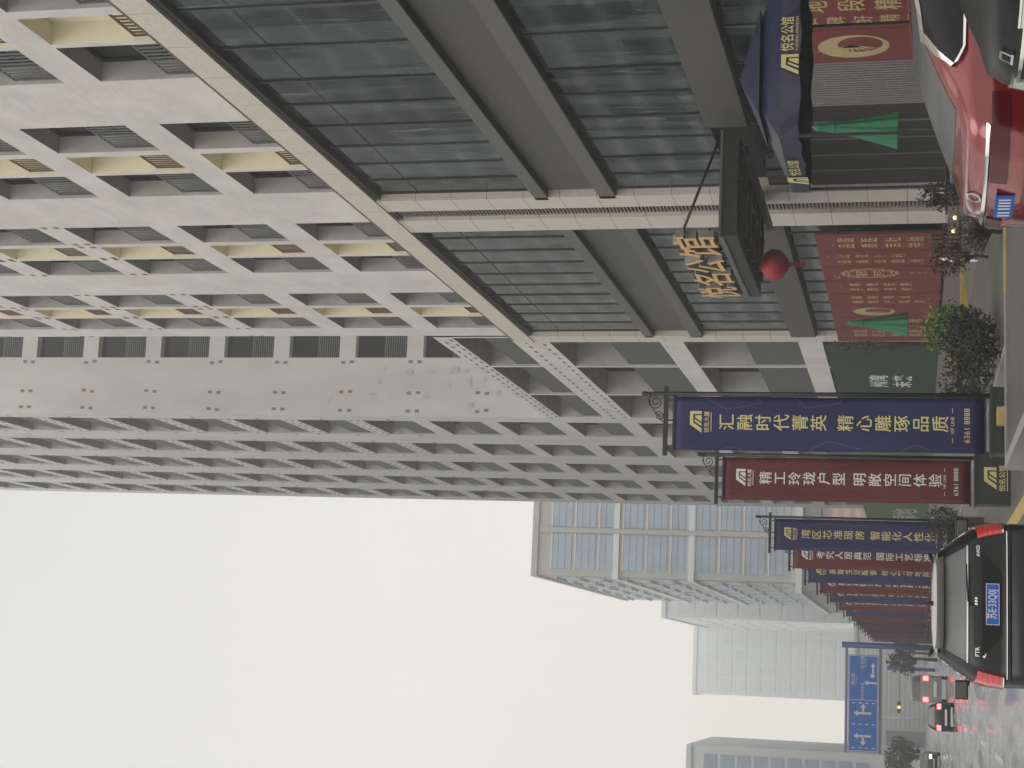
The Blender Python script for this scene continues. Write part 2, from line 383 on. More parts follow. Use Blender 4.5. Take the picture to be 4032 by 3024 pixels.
# --- near tower
tw = thing('apartment_tower', 'pale concrete apartment tower with cream niches, standing on the granite topped glass podium', 'building', (FX, 43, 17.6))
off = Vector((FX, 43, 17.6))
mods = [-9.5, 0, 9.65, 19.3]; cuts = [20.0]; kind = {}
for mo in mods:
    for k, (a, z) in (('W', (37.25, 39.35)), ('C', (39.75, 41.25)), ('W', (41.45, 43.6))):
        cuts += [a+mo, z+mo]; kind[round(a+mo, 3)] = k
cuts.append(64.5)
tc_ = [17.58]; NF = 8
for k in range(NF): tc_ += [ROW0+FH*k+(.04 if k == 0 else 0), ROW0+FH*k+WH]
tc_.append(ROW0+FH*NF); tc_ = sorted(set(tc_))
def near_hole(i, j):
    return round(cuts[i], 3) in kind and any(abs(tc_[j]-(ROW0+FH*k+(.04 if k == 0 else 0))) < 1e-6 for k in range(NF))
b = MB()
def PN(s, t, d): return (d, s-43, t-17.6)
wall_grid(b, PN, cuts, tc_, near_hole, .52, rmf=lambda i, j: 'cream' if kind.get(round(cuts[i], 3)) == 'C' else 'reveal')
TOP = ROW0+FH*NF
b.box(.6, 16, 20-43, 64.5-43, -.02, TOP-17.6, 'concrete')          # body behind the facade
b.face([PN(64.5, 17.58, 0), PN(64.5, 17.58, .6), PN(64.5, TOP, .6), PN(64.5, TOP, 0)], 'concrete')
b.face([PN(20, TOP, 0), PN(64.5, TOP, 0), PN(64.5, TOP, .6), PN(20, TOP, .6)], 'concrete')
def stain(bm, P, s, t, w=.22, h=.28, m='stain', d=-.004):
    bm.face([P(s, t, d), P(s+w, t, d), P(s+w, t+h, d), P(s, t+h, d)], m)
rs = random.Random(3)
for k in range(2, NF):      # pairs of missing tiles on the upper bands and piers
    zb = ROW0+FH*k+WH
    for s in [c for c in cuts if c > 43.7]:
        if zb < 17+ (64.5-s)*.25+6: continue
        for dz in (.12, .55): stain(b, PN, s-.12+rs.uniform(-.04, .04), zb+dz, .2, .2)
for s, t, rx, rz in ((44.6, 22.6, .75, .22), (45.4, 26.2, .9, .16), (54.6, 22.1, .8, .18), (54.3, 26.5, .55, .2), (35.5, 23.4, .5, .15)):
    b.face([PN(s+rx*math.cos(a)*(1+.15*math.sin(3*a)), t+rz*math.sin(a), -.004) for a in [2*math.pi*q/18 for q in range(18)]], 'patch')
b.build('wall', tw)
first = {}
for s in sorted(kind):
    for k in range(NF):
        w = [z for z in cuts if z > s+.1][0]-s; kd = kind[s]; loc = Vector((0, s-43, ROW0+FH*k-17.6))
        vis = (ROW0+FH*k) < 2+ (s+8)*.66+8
        if not vis or s < 26: continue
        key = (kd, round(w, 2))
        if key not in first: first[key] = window_set(tw, w, WH, .52, loc, 'niche' if kd == 'C' else 'rail')
        else: put_more(first[key], [loc])

# a few cloths and boards behind the near balcony rails
M['net_green'] = mat('green_net', (.02, .075, .045), .8); M['net_red'] = mat('reddish_panel', (.20, .11, .085), .8)
for s_, k, m_ in ((60.75, 0, 'net_green'), (51.1, 1, 'net_red'), (60.75, 1, 'net_red'), (51.1, 0, 'net_red'), (46.95, 3, 'net_green')):
    bb = MB(); y0 = s_-43; z0 = ROW0+FH*k-17.6; bb.box(.135, .15, y0+.06, y0+2.0, z0+.1, z0+1.2, m_); bb.build('balcony_cloth', tw)
# --- far tower
ft = thing('apartment_tower', 'tall grey concrete tower of wide open balconies rising behind the street banners', 'building', (FX, 87, 0))
fw = [(88.75+9.4*k, 94.3+9.4*k) for k in range(5)]
fc = sorted([87.0, 134.0]+[q for p in fw for q in p])
NT = 20; rows = [ROW0+FH*k for k in range(-3, NT)]
ftc = sorted([0.0]+[q for r in rows for q in (r, r+WH)]+[rows[-1]+FH])
def PF(s, t, d): return (d, s-87, t)
starts = {round(p[0], 3) for p in fw}; rset = {round(r, 3) for r in rows}
b = MB()
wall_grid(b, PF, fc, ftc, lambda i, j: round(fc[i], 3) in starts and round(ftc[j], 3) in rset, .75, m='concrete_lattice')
FT = ftc[-1]
# end wall facing the viewer at Y = 87 with a column of slots
def PE(s, t, d): return (s-FX, d, t)
ec = [13.0, 16.3, 18.6, 28.0]
wall_grid(b, PE, ec, ftc, lambda i, j: i == 1 and round(ftc[j], 3) in rset and ftc[j] > 20, .5, m='concrete_far')
b.box(.9, 15, .7, 46.98, 0, FT-.01, 'concrete_far'); b.box(.0, 15, 46.98, 47, 0, FT, 'concrete_far'); b.face([(0, 0, FT), (15, 0, FT), (15, 47, FT), (0, 47, FT)], 'concrete_far')
for r in rows:
    zb = r+WH
    if r < 20: continue
    for s in (13.25, 14.25, 15.95):
        for dz in (.10, .62): stain(b, PE, s+rs.uniform(-.05, .05), zb+dz-.05, .17, .26)
    if r > 26:
        for p in fw:
            for f in (.0, .2, .4, .6, .8, 1.0):
                for dz in (.15, .6): stain(b, PF, p[0]+(p[1]-p[0])*f+rs.uniform(-.1, .1), zb+dz, .35, .16)
        for s in fc[1:-1]:
            stain(b, PF, s+(.3 if round(s, 3) not in starts else -.6), r+1.2, .35, .2)
for k in range(26):
    s = rs.uniform(13.3, 16.0); t = rs.uniform(21.5, 34); w = rs.uniform(.08, .35)
    stain(b, PE, s, t, w, rs.uniform(.1, .5), 'wallpatch' if k % 3 else 'reveal', -.006-.002*k)
b.build('wall', ft)
n_w = 0; pr = None; rest = MB()
for p in fw:
    for r in rows:
        if r > 22+(p[1])*.52: continue
        loc = Vector((0, p[0]-87, r)); n_w += 1
        if pr is None: pr = window_set(ft, 5.55, WH, .75, loc, 'panel')
        else: put_more(pr, [loc])
pr = None
for r in rows:
    if r < 20 or r > 62: continue
    loc = Vector((3.3, 0, r))
    if pr is None:
        b2 = MB(); b2.box(0, 2.3, .5, .54, 0, WH, 'glass_dark'); pr = b2.build('recess_panel', ft, loc)
        r2 = MB(); r2.box(0, 2.3, .08, .12, 1.25, 1.3, 'rail')
        for k in range(9): r2.box(.0, 2.3, .09, .11, .1+k*.13, .14+k*.13, 'rail')
        r2.build('railing', pr)
    else: put_more(pr, [loc])

# --- low block between the towers
lb = thing('balcony_block', 'low concrete block of deep open balconies between the two towers, above the dark green hoarding', 'building', (FX, 64.8, 0))
lc = [64.8, 65.0, 71.45, 71.7, 79.15, 79.4, 86.75, 87.0]; lt = [0, 1.0, 5.5, 6.45, 11.05, 12.0, 16.6, 18.1, 20.5, 21.3]
def PL(s, t, d): return (d, s-64.8, t)
b = MB()
wall_grid(b, PL, lc, lt, lambda i, j: i in (1, 3, 5) and j in (1, 3, 5, 7), lambda i, j: 1.2)
b.box(1.3, 14, 0, 22.2, 0, 21.25, 'concrete'); b.face([PL(64.8, 21.3, 0), PL(87, 21.3, 0), PL(87, 21.3, 14), PL(64.8, 21.3, 14)], 'concrete')
for k in range(22):
    s = 65.3+k*1.0
    for dz, z in ((0, 20.62), (.5, 20.95), (.0, 16.85), (.5, 17.55)):
        if z < 18 and k > 21: continue
        stain(b, PL, s+dz, z, .42, .12, 'stain' if (k+int(z)) % 3 else 'rail')
b.build('wall', lb)
for (a, z) in ((65.0, 71.45), (71.7, 79.15), (79.4, 86.75)):
    for (t0, t1) in ((1.0, 5.5), (6.45, 11.05), (12.0, 16.6), (18.1, 20.5)):
        window_set(lb, z-a, t1-t0, 1.2, Vector((0, a-64.8, t0)), 'panel')

# ================================================================== PODIUM
pd = thing('glass_podium', 'three storey podium of dark glass, grey ledges and granite trim below the cream niched tower', 'building', (FX, 43, 0))
def Lp(x, y, z): return (x-FX, y-43, z)
def bxp(mb, x0, x1, y0, y1, z0, z1, m, skip=''): mb.box(x0-FX, x1-FX, y0-43, y1-43, z0, z1, m, skip)
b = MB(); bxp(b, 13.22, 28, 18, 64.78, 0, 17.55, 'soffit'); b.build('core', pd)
b = MB(); bxp(b, 12.75, 13.2, 18, 64.78, 16.95, 17.7, 'granite'); bxp(b, 12.85, 13.0, 18, 64.78, 17.702, 17.9, 'brownrail'); b.build('granite_band', pd)
b = MB(); bxp(b, 12.84, 13.2, 18, 63.6, 16.8, 16.945, 'mullion'); b.build('head_frame', pd)
for (a, z, nm) in ((43.92, 45.03, 'p'), (46.08, 47.4, 'p'), (63.62, 64.79, 'c')):
    b = MB(); bxp(b, 12.78, 13.3, a, z, .6, 16.94, 'pillar'); b.build('granite_pier', pd)
b = MB(); bxp(b, 13.05, 13.2, 45.03, 46.08, .9, 16.94, 'soffit')
for k in range(150): z = 1.2+k*.105; bxp(b, 12.90, 13.05, 45.04, 46.07, z, z+.045, 'louver')
b.build('louver_strip', pd)
secs = [(18.0, 43.9), (47.42, 63.6)]
# ledges: top ledge, spandrel panel, second ledge, lower fascia
for (a, z) in secs:
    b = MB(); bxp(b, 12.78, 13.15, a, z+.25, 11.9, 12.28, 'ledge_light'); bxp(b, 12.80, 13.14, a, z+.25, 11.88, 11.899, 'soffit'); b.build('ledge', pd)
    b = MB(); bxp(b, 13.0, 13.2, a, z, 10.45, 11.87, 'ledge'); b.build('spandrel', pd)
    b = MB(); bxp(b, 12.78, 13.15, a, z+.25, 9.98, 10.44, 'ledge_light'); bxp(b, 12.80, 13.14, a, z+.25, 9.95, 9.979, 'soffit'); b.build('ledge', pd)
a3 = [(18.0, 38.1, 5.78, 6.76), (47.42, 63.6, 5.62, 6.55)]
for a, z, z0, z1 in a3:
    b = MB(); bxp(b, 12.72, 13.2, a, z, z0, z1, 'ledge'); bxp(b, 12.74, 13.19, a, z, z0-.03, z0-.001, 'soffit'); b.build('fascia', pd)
near_m = [18.0, 20.2, 22.5, 24.8, 27.1, 29.35, 31.55+.0, 33.75, 35.95, 37.9, 39.9, 41.9, 43.9]
near_m = [18.0, 20.2, 22.4, 24.6, 26.6, 28.3, 30.25, 32.45, 34.6, 36.25, 37.9, 39.55, 41.1, 42.6, 43.9]
far_m = [47.42]+[47.42+1.62*k for k in range(1, 10)]+[63.6]
rws = [(12.28, 16.8, 15.65), (6.76, 9.95, None), (1.02, 5.6, 4.1)]
pane0 = {}
for mset in (near_m, far_m):
    for i in range(len(mset)-1):
        s0, s1 = mset[i], mset[i+1]
        for ri, (z0, z1, tr) in enumerate(rws):
            if mset is far_m and ri == 1: z0 = 6.55
            if ri == 2 and mset is near_m: z1 = 5.75
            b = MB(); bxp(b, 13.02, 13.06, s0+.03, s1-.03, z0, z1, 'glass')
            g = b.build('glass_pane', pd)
            if s1 > 26:
                f = MB(); hw = .038 if mset is near_m else .03; bxp(f, 12.985, 13.1, s1-hw, s1+hw, z0, z1, 'mullion')
                if tr: bxp(f, 13.008, 13.02, s0+.05, s1-.05, tr, tr+.025, 'mullion')
                f.build('mullion', g)
# lit ceiling lamp seen through the glass at the near end
b = MB(); bxp(b, 12.985, 13.018, 26.75, 27.6, 4.55, 5.25, 'warm'); b.build('lit_panel', pd)
# dark entrance below the canopy
b = MB(); bxp(b, 12.96, 13.015, 37.4, 43.9, 1.02, 4.6, 'soffit')
for y in (38.6, 39.9, 41.2, 42.5): bxp(b, 12.93, 12.959, y, y+.05, 1.02, 4.6, 'rail')
b.build('entrance_door', pd)
b = MB()
for k in range(24): bxp(b, 12.93, 12.99, 33.9+k*.15, 33.97+k*.15, 1.02, 4.4, 'louver')
bxp(b, 12.99, 13.015, 33.8, 37.5, 1.02, 4.4, 'soffit'); b.build('roller_grille', pd)

# --- entrance canopy
cp = thing('entrance_canopy', 'black steel entrance canopy jutting from the glass podium, letters standing on it', 'canopy', (10.1, 38.26, 5.9))
def bxc(mb, x0, x1, y0, y1, z0, z1, m): mb.box(x0-10.1, x1-10.1, y0-38.26, y1-38.26, z0-5.9, z1-5.9, m)
b = MB(); bxc(b, 10.1, 12.7, 38.26, 38.36, 6.0, 6.38, 'canopy'); bxc(b, 10.1, 10.2, 38.361, 44.8, 6.0, 6.38, 'canopy'); bxc(b, 10.2, 12.7, 44.7, 44.8, 6.0, 6.38, 'canopy')
bxc(b, 10.06, 12.7, 38.22, 38.258, 6.36, 6.42, 'ledge_light'); bxc(b, 10.06, 10.098, 38.26, 44.8, 6.30, 6.42, 'ledge_light'); b.build('fascia', cp)
b = MB(); bxc(b, 10.2, 12.75, 38.36, 44.7, 6.02, 6.3, 'soffit')
for k in range(5): y = 39.2+k*1.15; bxc(b, 10.3, 12.6, y, y+.12, 5.86, 6.019, 'black')
for k in range(3): x = 10.7+k*.8; bxc(b, x, x+.1, 38.5, 44.6, 5.9, 6.018, 'black')
bxc(b, 11.9, 12.1, 38.4, 44.6, 5.7, 5.859, 'canopy'); b.build('soffit', cp)
b = MB(); b.tube([(.05, .3, .5), (1.3, .8-1.6, .35), (2.6, -.9, 2.3)], .001, 'black', 4) if False else b.tube([(.12, -.1, 1.35), (2.6, .3, .55)], .035, 'black', 6); b.build('stay_rod', cp)
sg = thing('letter_sign', 'orange three dimensional shop letters on posts along the road side edge of the black canopy', 'sign', (10.15, 41.3, 6.42))
for ch, yc, wd in (('悦', 44.05, 1.45), ('名', 42.55, 1.5), ('公', 41.05, 1.5), ('馆', 39.1, 2.2)):
    v, f, nz = text_geo(ch, 1.0, .012, .10)
    xs = [p.x for p in v]; ys = [p.y for p in v]; kx = wd*.92/(max(xs)-min(xs)); ky = 1.05/(max(ys)-min(ys))
    b = MB(); fn = lambda p: (-p.z, yc-41.3-p.x*kx, .62+p.y*ky)
    fr = [q for q, n in zip(f, nz) if n > .5]; sd_ = [q for q, n in zip(f, nz) if n <= .5]
    b.add(v, fr, 'letter', fn); b.add(v, sd_, 'letter_side', fn)
    for dy in (-wd*.28, wd*.28): b.box(-.03, .03, yc-41.3+dy-.025, yc-41.3+dy+.025, -.04, .35, 'black')
    b.build('letter', sg)
b = MB(); b.box(.06, .10, -3.2, 3.4, .16, .22, 'black'); b.box(.06, .10, -3.2, 3.4, .85, .9, 'black'); b.build('support_rail', sg)

# --- lantern under the canopy corner
ln = thing('paper_lantern', 'round red lantern with a tassel hanging under the canopy corner', 'lantern', (10.35, 42.2, 5.42))
prof = [(.10, .36), (.16, .34)]+[(.40*math.cos(a)**.8 if math.cos(a) > 0 else 0, .32*math.sin(a)) for a in [R(q) for q in range(65, -66, -10)]]+[(.16, -.34), (.10, -.36)]
b = MB(); b.lathe(prof, 'lantern', n=32, wob=lambda t, z: 1+.02*math.cos(16*t)); b.build('lantern_body', ln)
b = MB(); b.lathe([(0, .43), (.1, .42), (.1, .35), (0, .34)], 'black', n=12); b.tube([(0, 0, .42), (0, 0, .62)], .012, 'black', 5); b.build('cap', ln)
b = MB()
for k in range(14): a = k*.45; b.tube([(.05*math.cos(a), .05*math.sin(a), -.35), (.07*math.cos(a), .07*math.sin(a), -.78)], .008, 'lantern', 4)
b.build('tassel', ln)

# ================================================================== HOARDINGS
def logo(mb, fn, s, m, cut):
    """roof-shaped emblem about 1 wide x .55 high, centred"""
    poly(mb, [(x*s, y*s) for x, y in ((-.5, -.27), (-.12, .27), (.5, .27), (.5, -.27), (.36, -.27), (.36, .12), (-.02, .12), (-.30, -.27))], m, fn)
    poly(mb, [(x*s, y*s) for x, y in ((-.20, -.27), (.03, .06), (.13, .06), (-.08, -.27))], m, fn)
    poly(mb, [(x*s, y*s) for x, y in ((.0, -.27), (.20, .03), (.30, .03), (.30, -.27))], m, fn)
def board(y0, y1, z0, z1, label, texts, motif=None, x=12.55, m='board', gold='palegold', name='hoarding_panel', group='red hoarding panels'):
    yc = (y0+y1)/2
    t = thing(name, label, 'hoarding', (x, yc, z0), group=group)
    h = z1-z0; w = y1-y0
    b = MB(); b.box(0, .05, -w/2+.02, w/2-.02, .0, h, m); b.build('panel', t)
    b = MB(); b.box(.052, .10, -w/2, -w/2+.05, -.3, h, 'black'); b.box(.052, .10, w/2-.05, w/2, -.3, h, 'black'); b.build('frame', t)
    g = MB(); fn0 = lambda p: (-.005, -p.x, p.y)
    for (s, px, pz, sz, kx, ky) in texts:
        for i, ch in enumerate(s):
            put_text(g, ch, sz, gold, lambda p, px=px, pz=pz, i=i, sz=sz, ky=ky: (-.006, -(p.x+px), p.y+pz*h-i*sz*1.25*ky), off=.012*sz, sxy=(kx, ky))
        g.build('characters', t); g = MB()
    if motif: motif(g, w, h, gold); g.build('motif', t); g = MB()
    rr = random.Random(int(y0*10))
    if m == 'board':
        for k in range(5):
            px = rr.uniform(-w*.4, w*.4); pz = h*rr.choice((.90, .93, .87, .08, .1)); s = rr.uniform(.03, .09)
            g.face([(-.006, -(px-s), pz), (-.006, -(px), pz-s*.4), (-.006, -(px+s), pz), (-.006, -px, pz+s*.4)], gold)
    if g.f: g.build('print', t)
    return t
def m_fan(g, w, h, gold):
    c = (0, h*.60); r = min(w*.40, .62)
    ring = [(c[0]+r*math.cos(a), c[1]+r*1.15*math.sin(a)) for a in [2*math.pi*k/40 for k in range(40)]]
    inn = [(c[0]+.18*r+r*.66*math.cos(a), c[1]-.22*r+r*.72*math.sin(a)) for a in [2*math.pi*k/40 for k in range(40)]]
    for k in range(40):
        k2 = (k+1) % 40; g.face([(-.006, -ring[k][0], ring[k][1]), (-.006, -ring[k2][0], ring[k2][1]), (-.006, -inn[k2][0], inn[k2][1]), (-.006, -inn[k][0], inn[k][1])], gold)
    for k in range(9):      # spray of plumes across the ring
        a = R(-150+k*14); x0, z0 = c[0]+.1*r, c[1]+.1*r; L_ = r*(1.15+.3*(k % 3))
        x1, z1 = x0+L_*math.sin(a)*.55, z0+L_*math.cos(a); n = (math.cos(a)*.05, -math.sin(a)*.05)
        g.face([(-.009, -(x0-n[0]), z0-n[1]), (-.009, -x1, z1), (-.009, -(x0+n[0]), z0+n[1])], gold)
    m_seal = 1
    for k in range(0): put_text(g, '品尚居家'[k], .17, gold, lambda p, k=k: (-.006, -(p.x-.15+.3*(k % 2)), p.y+h*.17-.22*(k//2)))
def m_oval(g, w, h, gold):
    c = h*.60; A, B = min(w*.42, .62), .88
    for (ra, rb) in ((1.0, .9), (.80, .74)):
        for k in range(56):
            a0, a1 = 2*math.pi*k/56, 2*math.pi*(k+1)/56; s = 1+(.05*math.cos(14*a0) if ra == 1.0 else 0)
            P = [(A*q*s*math.cos(a), c+B*q*s*math.sin(a)) for a, q in ((a0, ra), (a1, ra), (a1, rb), (a0, rb))]
            g.face([(-.006, -x, z) for x, z in P], gold)
    for k, ch in enumerate('福安吉宅'): put_text(g, ch, .40, gold, lambda p, k=k: (-.006, -(p.x+(-.2+.4*(k % 2))), p.y+c+.26-.52*(k//2)), off=.006)
    for k in range(3): put_text(g, '新城住区'[k:k+2], .14, gold, lambda p, k=k: (-.006, -p.x, p.y+h*.24-.2*k))
# far group, eight red panels between the granite pier and the far corner (near end first)
fy = [47.6, 49.55, 51.5, 53.4, 55.3, 57.2, 59.1, 61.0, 62.9]
T2 = lambda a, c, z=.76, sz=.44: [(a, -.34, z, sz, 1.15, 1.2), (c, .34, z, sz, 1.15, 1.2)]
far_txt = [T2('品质吉祥', '国医吐纳'), T2('品尚公园地', '公交便利', .80, .36), [], T2('学府名校', '尊贵安康', .74, .36), T2('精致户型房', '精美物业', .74, .34), [], T2('强星联手', '强盟钜献'), T2('国匠共筑', '国品人居')]
far_mot = [None, None, m_oval, None, None, m_fan, None, None]
ords = ['first', 'second', 'third', 'fourth', 'fifth', 'sixth', 'seventh', 'eighth']
dsc = ['two columns of gold characters', 'gold characters in uneven columns', 'a gold oval seal', 'small gold characters', 'small dense gold characters', 'a gold ring of plumes', 'bold gold characters', 'bold blocky gold characters']
for k in range(8):
    board(fy[k], fy[k+1], 1.12, 4.75, f'red hoarding panel with {dsc[k]}, {ords[k]} panel past the louvered granite pier', far_txt[k], far_mot[k])
# last narrow panel at the corner
board(62.95, 63.55, 1.12, 4.75, 'narrow plain red hoarding strip behind the far green parasol', [], None)
# near group behind the tent
ny = [26.4, 28.1, 29.95, 31.8, 33.65]
near_txt = [[], [('直值族典', .33, .84, .52, 1.2, 1.1), ('引肥硬配', -.33, .84, .52, 1.2, 1.1)], [('地段精门', .30, .80, .50, 1.2, 1.1), ('口碑好精细铂', -.42, .84, .34, 1.1, 1.2)], []]
ndsc = ['gold flower sprays, rightmost behind the tent', 'two columns of large gold characters and a torn corner', 'large and small gold character columns', 'a gold ring of plumes beside the roller grille']
for k in range(4):
    board(ny[3-k] if False else ny[k], ny[k+1], 1.12, 4.45, f'red hoarding panel with {ndsc[k]}', near_txt[k], m_fan if k in (0, 3) else None)
b = MB(); b.face([(12.53, 28.5, 1.9), (12.53, 29.5, 1.95), (12.3, 29.2, 1.6), (12.35, 28.6, 1.5)], 'board'); tag(b.build('torn_flap'), 'loose torn red vinyl flap curling off the hoarding behind the red car', 'flap')
# green hoardings
tg = board(65.0, 86.6, .9, 5.35, 'dark green hoarding with white characters under the concrete balconies', [], None, x=12.7, m='greenboard', name='site_hoarding', group='green site hoardings')
g = MB()
for s, dz in (('州湾', .25), ('未来', -.75)):
    put_text(g, s, .95, 'white', lambda p, dz=dz: (-.006, -p.x+(73.3-75.8), p.y+1.75+dz+.55), off=.02, sxy=(1.6, .9))
g.build('lettering', tg)
tg = board(92, 134, .6, 5.6, 'bright green hoarding with white script beyond the red street banner', [], None, x=12.2, m='lime', name='site_hoarding', group='green site hoardings')
g = MB(); put_text(g, 'G绿地', 2.0, 'white', lambda p: (-.006, -p.x*2.5+19.0, p.y+2.1), off=.03); g.build('lettering', tg)

# ================================================================== STREET BANNERS
btxt = [('汇融时代菁英', '精心雕琢品质'), ('精工玲珑户型', '明敞空间体验'), ('湾区芯准现房', '智能化人性化'), ('考究人居典范', '国际工艺标准'), ('高端生活配套', '核心繁华地段'), ('舒适花园洋房', '未来宜居之城')]
by = [25.7, 32.7, 45.3, 52.6, 60.4, 68.0, 76.4, 85.7]+[94.0+8.3*k for k in range(9)]
bx = [4.24, 4.18, 4.12, 4.08]+[4.07]*13
BW, BZ0, BZ1 = .84, .86, 5.56
def make_banner(k, proto=None):
    colr = 'blue' if k % 2 == 0 else 'red'
    nth = ['nearest', 'second', 'third', 'fourth', 'fifth', 'sixth', 'seventh', 'eighth', 'ninth', 'tenth', 'eleventh', 'twelfth', 'thirteenth', 'fourteenth', 'fifteenth', 'sixteenth',
           'farthest'][k]
    extra = {0: 'with gold characters on its black pole', 1: 'with white characters above a dark logo base', 2: 'with gold characters, beside the round bush'}.get(k, 'with vertical lettering')
    t = thing('street_banner', f'{colr} street banner {extra}, {nth} in the kerbside row', 'banner', (bx[k], by[k], .12), group='street banners along the kerb')
    z = .12
    p = MB(); p.tube([(0, 0, 0), (0, 0, 5.78)], .035, 'black', 10); p.lathe([(0, 5.96), (.03, 5.94), (.045, 5.90), (.03, 5.86), (.03, 5.78)], 'black', n=10); p.build('pole', t)
    c = MB(); c.box(-.98, .12, -.025, .025, 5.52, 5.59, 'black'); c.build('crossbar', t); c = MB(); c.box(-.93, .02, -.015, .015, BZ1-z-.03, BZ1-z+.005, 'black')
    for x in (-.83, -.42, -.1): c.box(x-.012, x+.012, -.012, .012, BZ1-z, 5.52, 'black')
    c.build('cloth_rail', t); c = MB(); c.box(-.93, .02, -.015, .015, BZ0-z-.03, BZ0-z, 'black'); c.build('cloth_rail', t)
    s = MB()
    for (cx_, cz_, r0, tn) in ((-.14, 5.72, .11, 1.6), (-.36, 5.66, .08, -1.5)):
        pts = []
        for q in range(22):
            a = q/21*tn*2*math.pi; r = r0*(1-q/26); pts.append((cx_+r*math.cos(a+1.2), 0, cz_+r*math.sin(a+1.2)))
        s.tube(pts, .009, 'black', 5)
    s.tube([(-.0, 0, 5.80), (-.12, 0, 5.84), (-.28, 0, 5.74), (-.45, 0, 5.60)], .010, 'black', 5); s.build('scroll_bracket', t)
    cl = MB(); nx, nz = 8, 26; H = BZ1-BZ0; rr = k*1.7
    def sp(u, v): return (-.045-BW*u, .05*math.sin(u*4+v*5+rr)*math.sin(math.pi*min(1, v*1.0))*.5-.012*math.sin(9*v+rr), BZ0-z+H*v)
    for i in range(nx):
        for j in range(nz): cl.face([sp(i/nx, j/nz), sp(i/nx, (j+1)/nz), sp((i+1)/nx, (j+1)/nz), sp((i+1)/nx, j/nz)], colr, True)
    clo = cl.build('banner_cloth', t)
    so_ = clo.modifiers.new('thick', 'SOLIDIFY'); so_.thickness = .006
    ink = 'gold' if colr == 'blue' else 'white'; g = MB(); a, bb = btxt[k % 6]
    def onb(p, dx=0, dz=0):     # local text plane -> cloth surface
        x = -.045-BW/2+p.x+dx; zz = p.y+dz; u = (-.045-x)/BW; v = (zz-(BZ0-z))/H
        q = sp(min(1, max(0, u)), min(1, max(0, v))); return (x, q[1]-.010, zz)
    top = BZ1-z
    le = g
    logo(g, lambda p: onb(p, .02, top-.36), .34, ink, colr)
    put_text(g, '悦名大厦', .085, ink, lambda p: onb(p, .02, top-.53), off=.001)
    poly(g, [(-.15, -.006), (.15, -.006), (.15, .006), (-.15, .006)], ink, lambda p: onb(p, .02, top-.60))
    g.build('emblem', clo); g = MB()
    st = .282; zz = top-.84
    for part in (a, bb):
        for ch in part:
            put_text(g, ch, .26, ink, lambda p, zz=zz: onb(p, .02, zz), off=.0022); zz -= st
        zz -= .12; g.build('slogan', clo); g = MB()
    put_text(g, 'VIP LINE', .075, 'white' if colr == 'red' else ink, lambda p: onb(p, .0, .46+BZ0-z))
    for sx_ in (-1, 1): poly(g, [(sx_*.23-.04, -.004), (sx_*.23+.04, -.004), (sx_*.23+.04, .004), (sx_*.23-.04, .004)], ink, lambda p: onb(p, 0, .46+BZ0-z))
    g.build('vip_line', clo); g = MB()
    put_text(g, '6361 8888', .125, 'white' if colr == 'red' else ink, lambda p: onb(p, .0, .25+BZ0-z))
    g.build('phone_number', clo); g = MB()
    ln_ = 'faint' if colr == 'blue' else 'faintr'
    for (P3) in (((-.40+.79, 3.9), (.22, 3.55), (.33, 3.0), (.40, 3.1)), ((.40, 2.5), (.25, 2.35), (.33, 1.85), (.40, 1.8)), ((-.40, 2.3), (-.26, 2.0), (-.38, 1.5)), ((-.4, .9), (-.3, .7), (-.38, .5)), ((-.4, 3.6), (-.36, 3.5), (-.4, 3.3))):
        for (x0, z0), (x1, z1) in zip(P3[:-1], P3[1:]):
            d = Vector((x1-x0, z1-z0)).normalized(); n = (-d.y*.004, d.x*.004)
            g.face([onb(Vector((x, y, 0)), 0, BZ0-z+.3) for x, y in ((x0+n[0], z0+n[1]), (x1+n[0], z1+n[1]), (x1-n[0], z1-n[1]), (x0-n[0], z0-n[1]))], ln_)
    g.build('line_pattern', clo)
    q = MB(); q.box(-.90, .10, -.2, .25, 0, .62, 'plinth'); q.box(-.93, .13, -.22, .27, .621, .66, 'plinth')
    ba = q.build('base_box', t)
    g = MB(); fn = lambda p: (-.40+p.x, -.203, p.y+.37); logo(g, fn, .42, 'gold', 'plinth'); put_text(g, '悦名公馆', .125, 'gold', lambda p: (-.40+p.x, -.203, p.y+.155), off=.002)
    poly(g, [(-.24, -.008), (.24, -.008), (.24, .008), (-.24, .008)], 'gold', lambda p: (-.40+p.x, -.203, p.y+.06)); g.build('base_logo', ba)
    return t, colr
protos = []
for k in range(len(by)):
    if k < 6: protos.append(make_banner(k)[0])
    else:
        t = copy_tree(protos[k % 2+4]); t.location = (bx[k], by[k], .12)
        nm = ['seventh', 'eighth', 'ninth', 'tenth', 'eleventh', 'twelfth', 'thirteenth', 'fourteenth', 'fifteenth', 'sixteenth', 'farthest'][k-6]
        t['label'] = f"{'blue' if k % 2 == 0 else 'red'} street banner seen almost edge on, {nm} in the kerbside row"

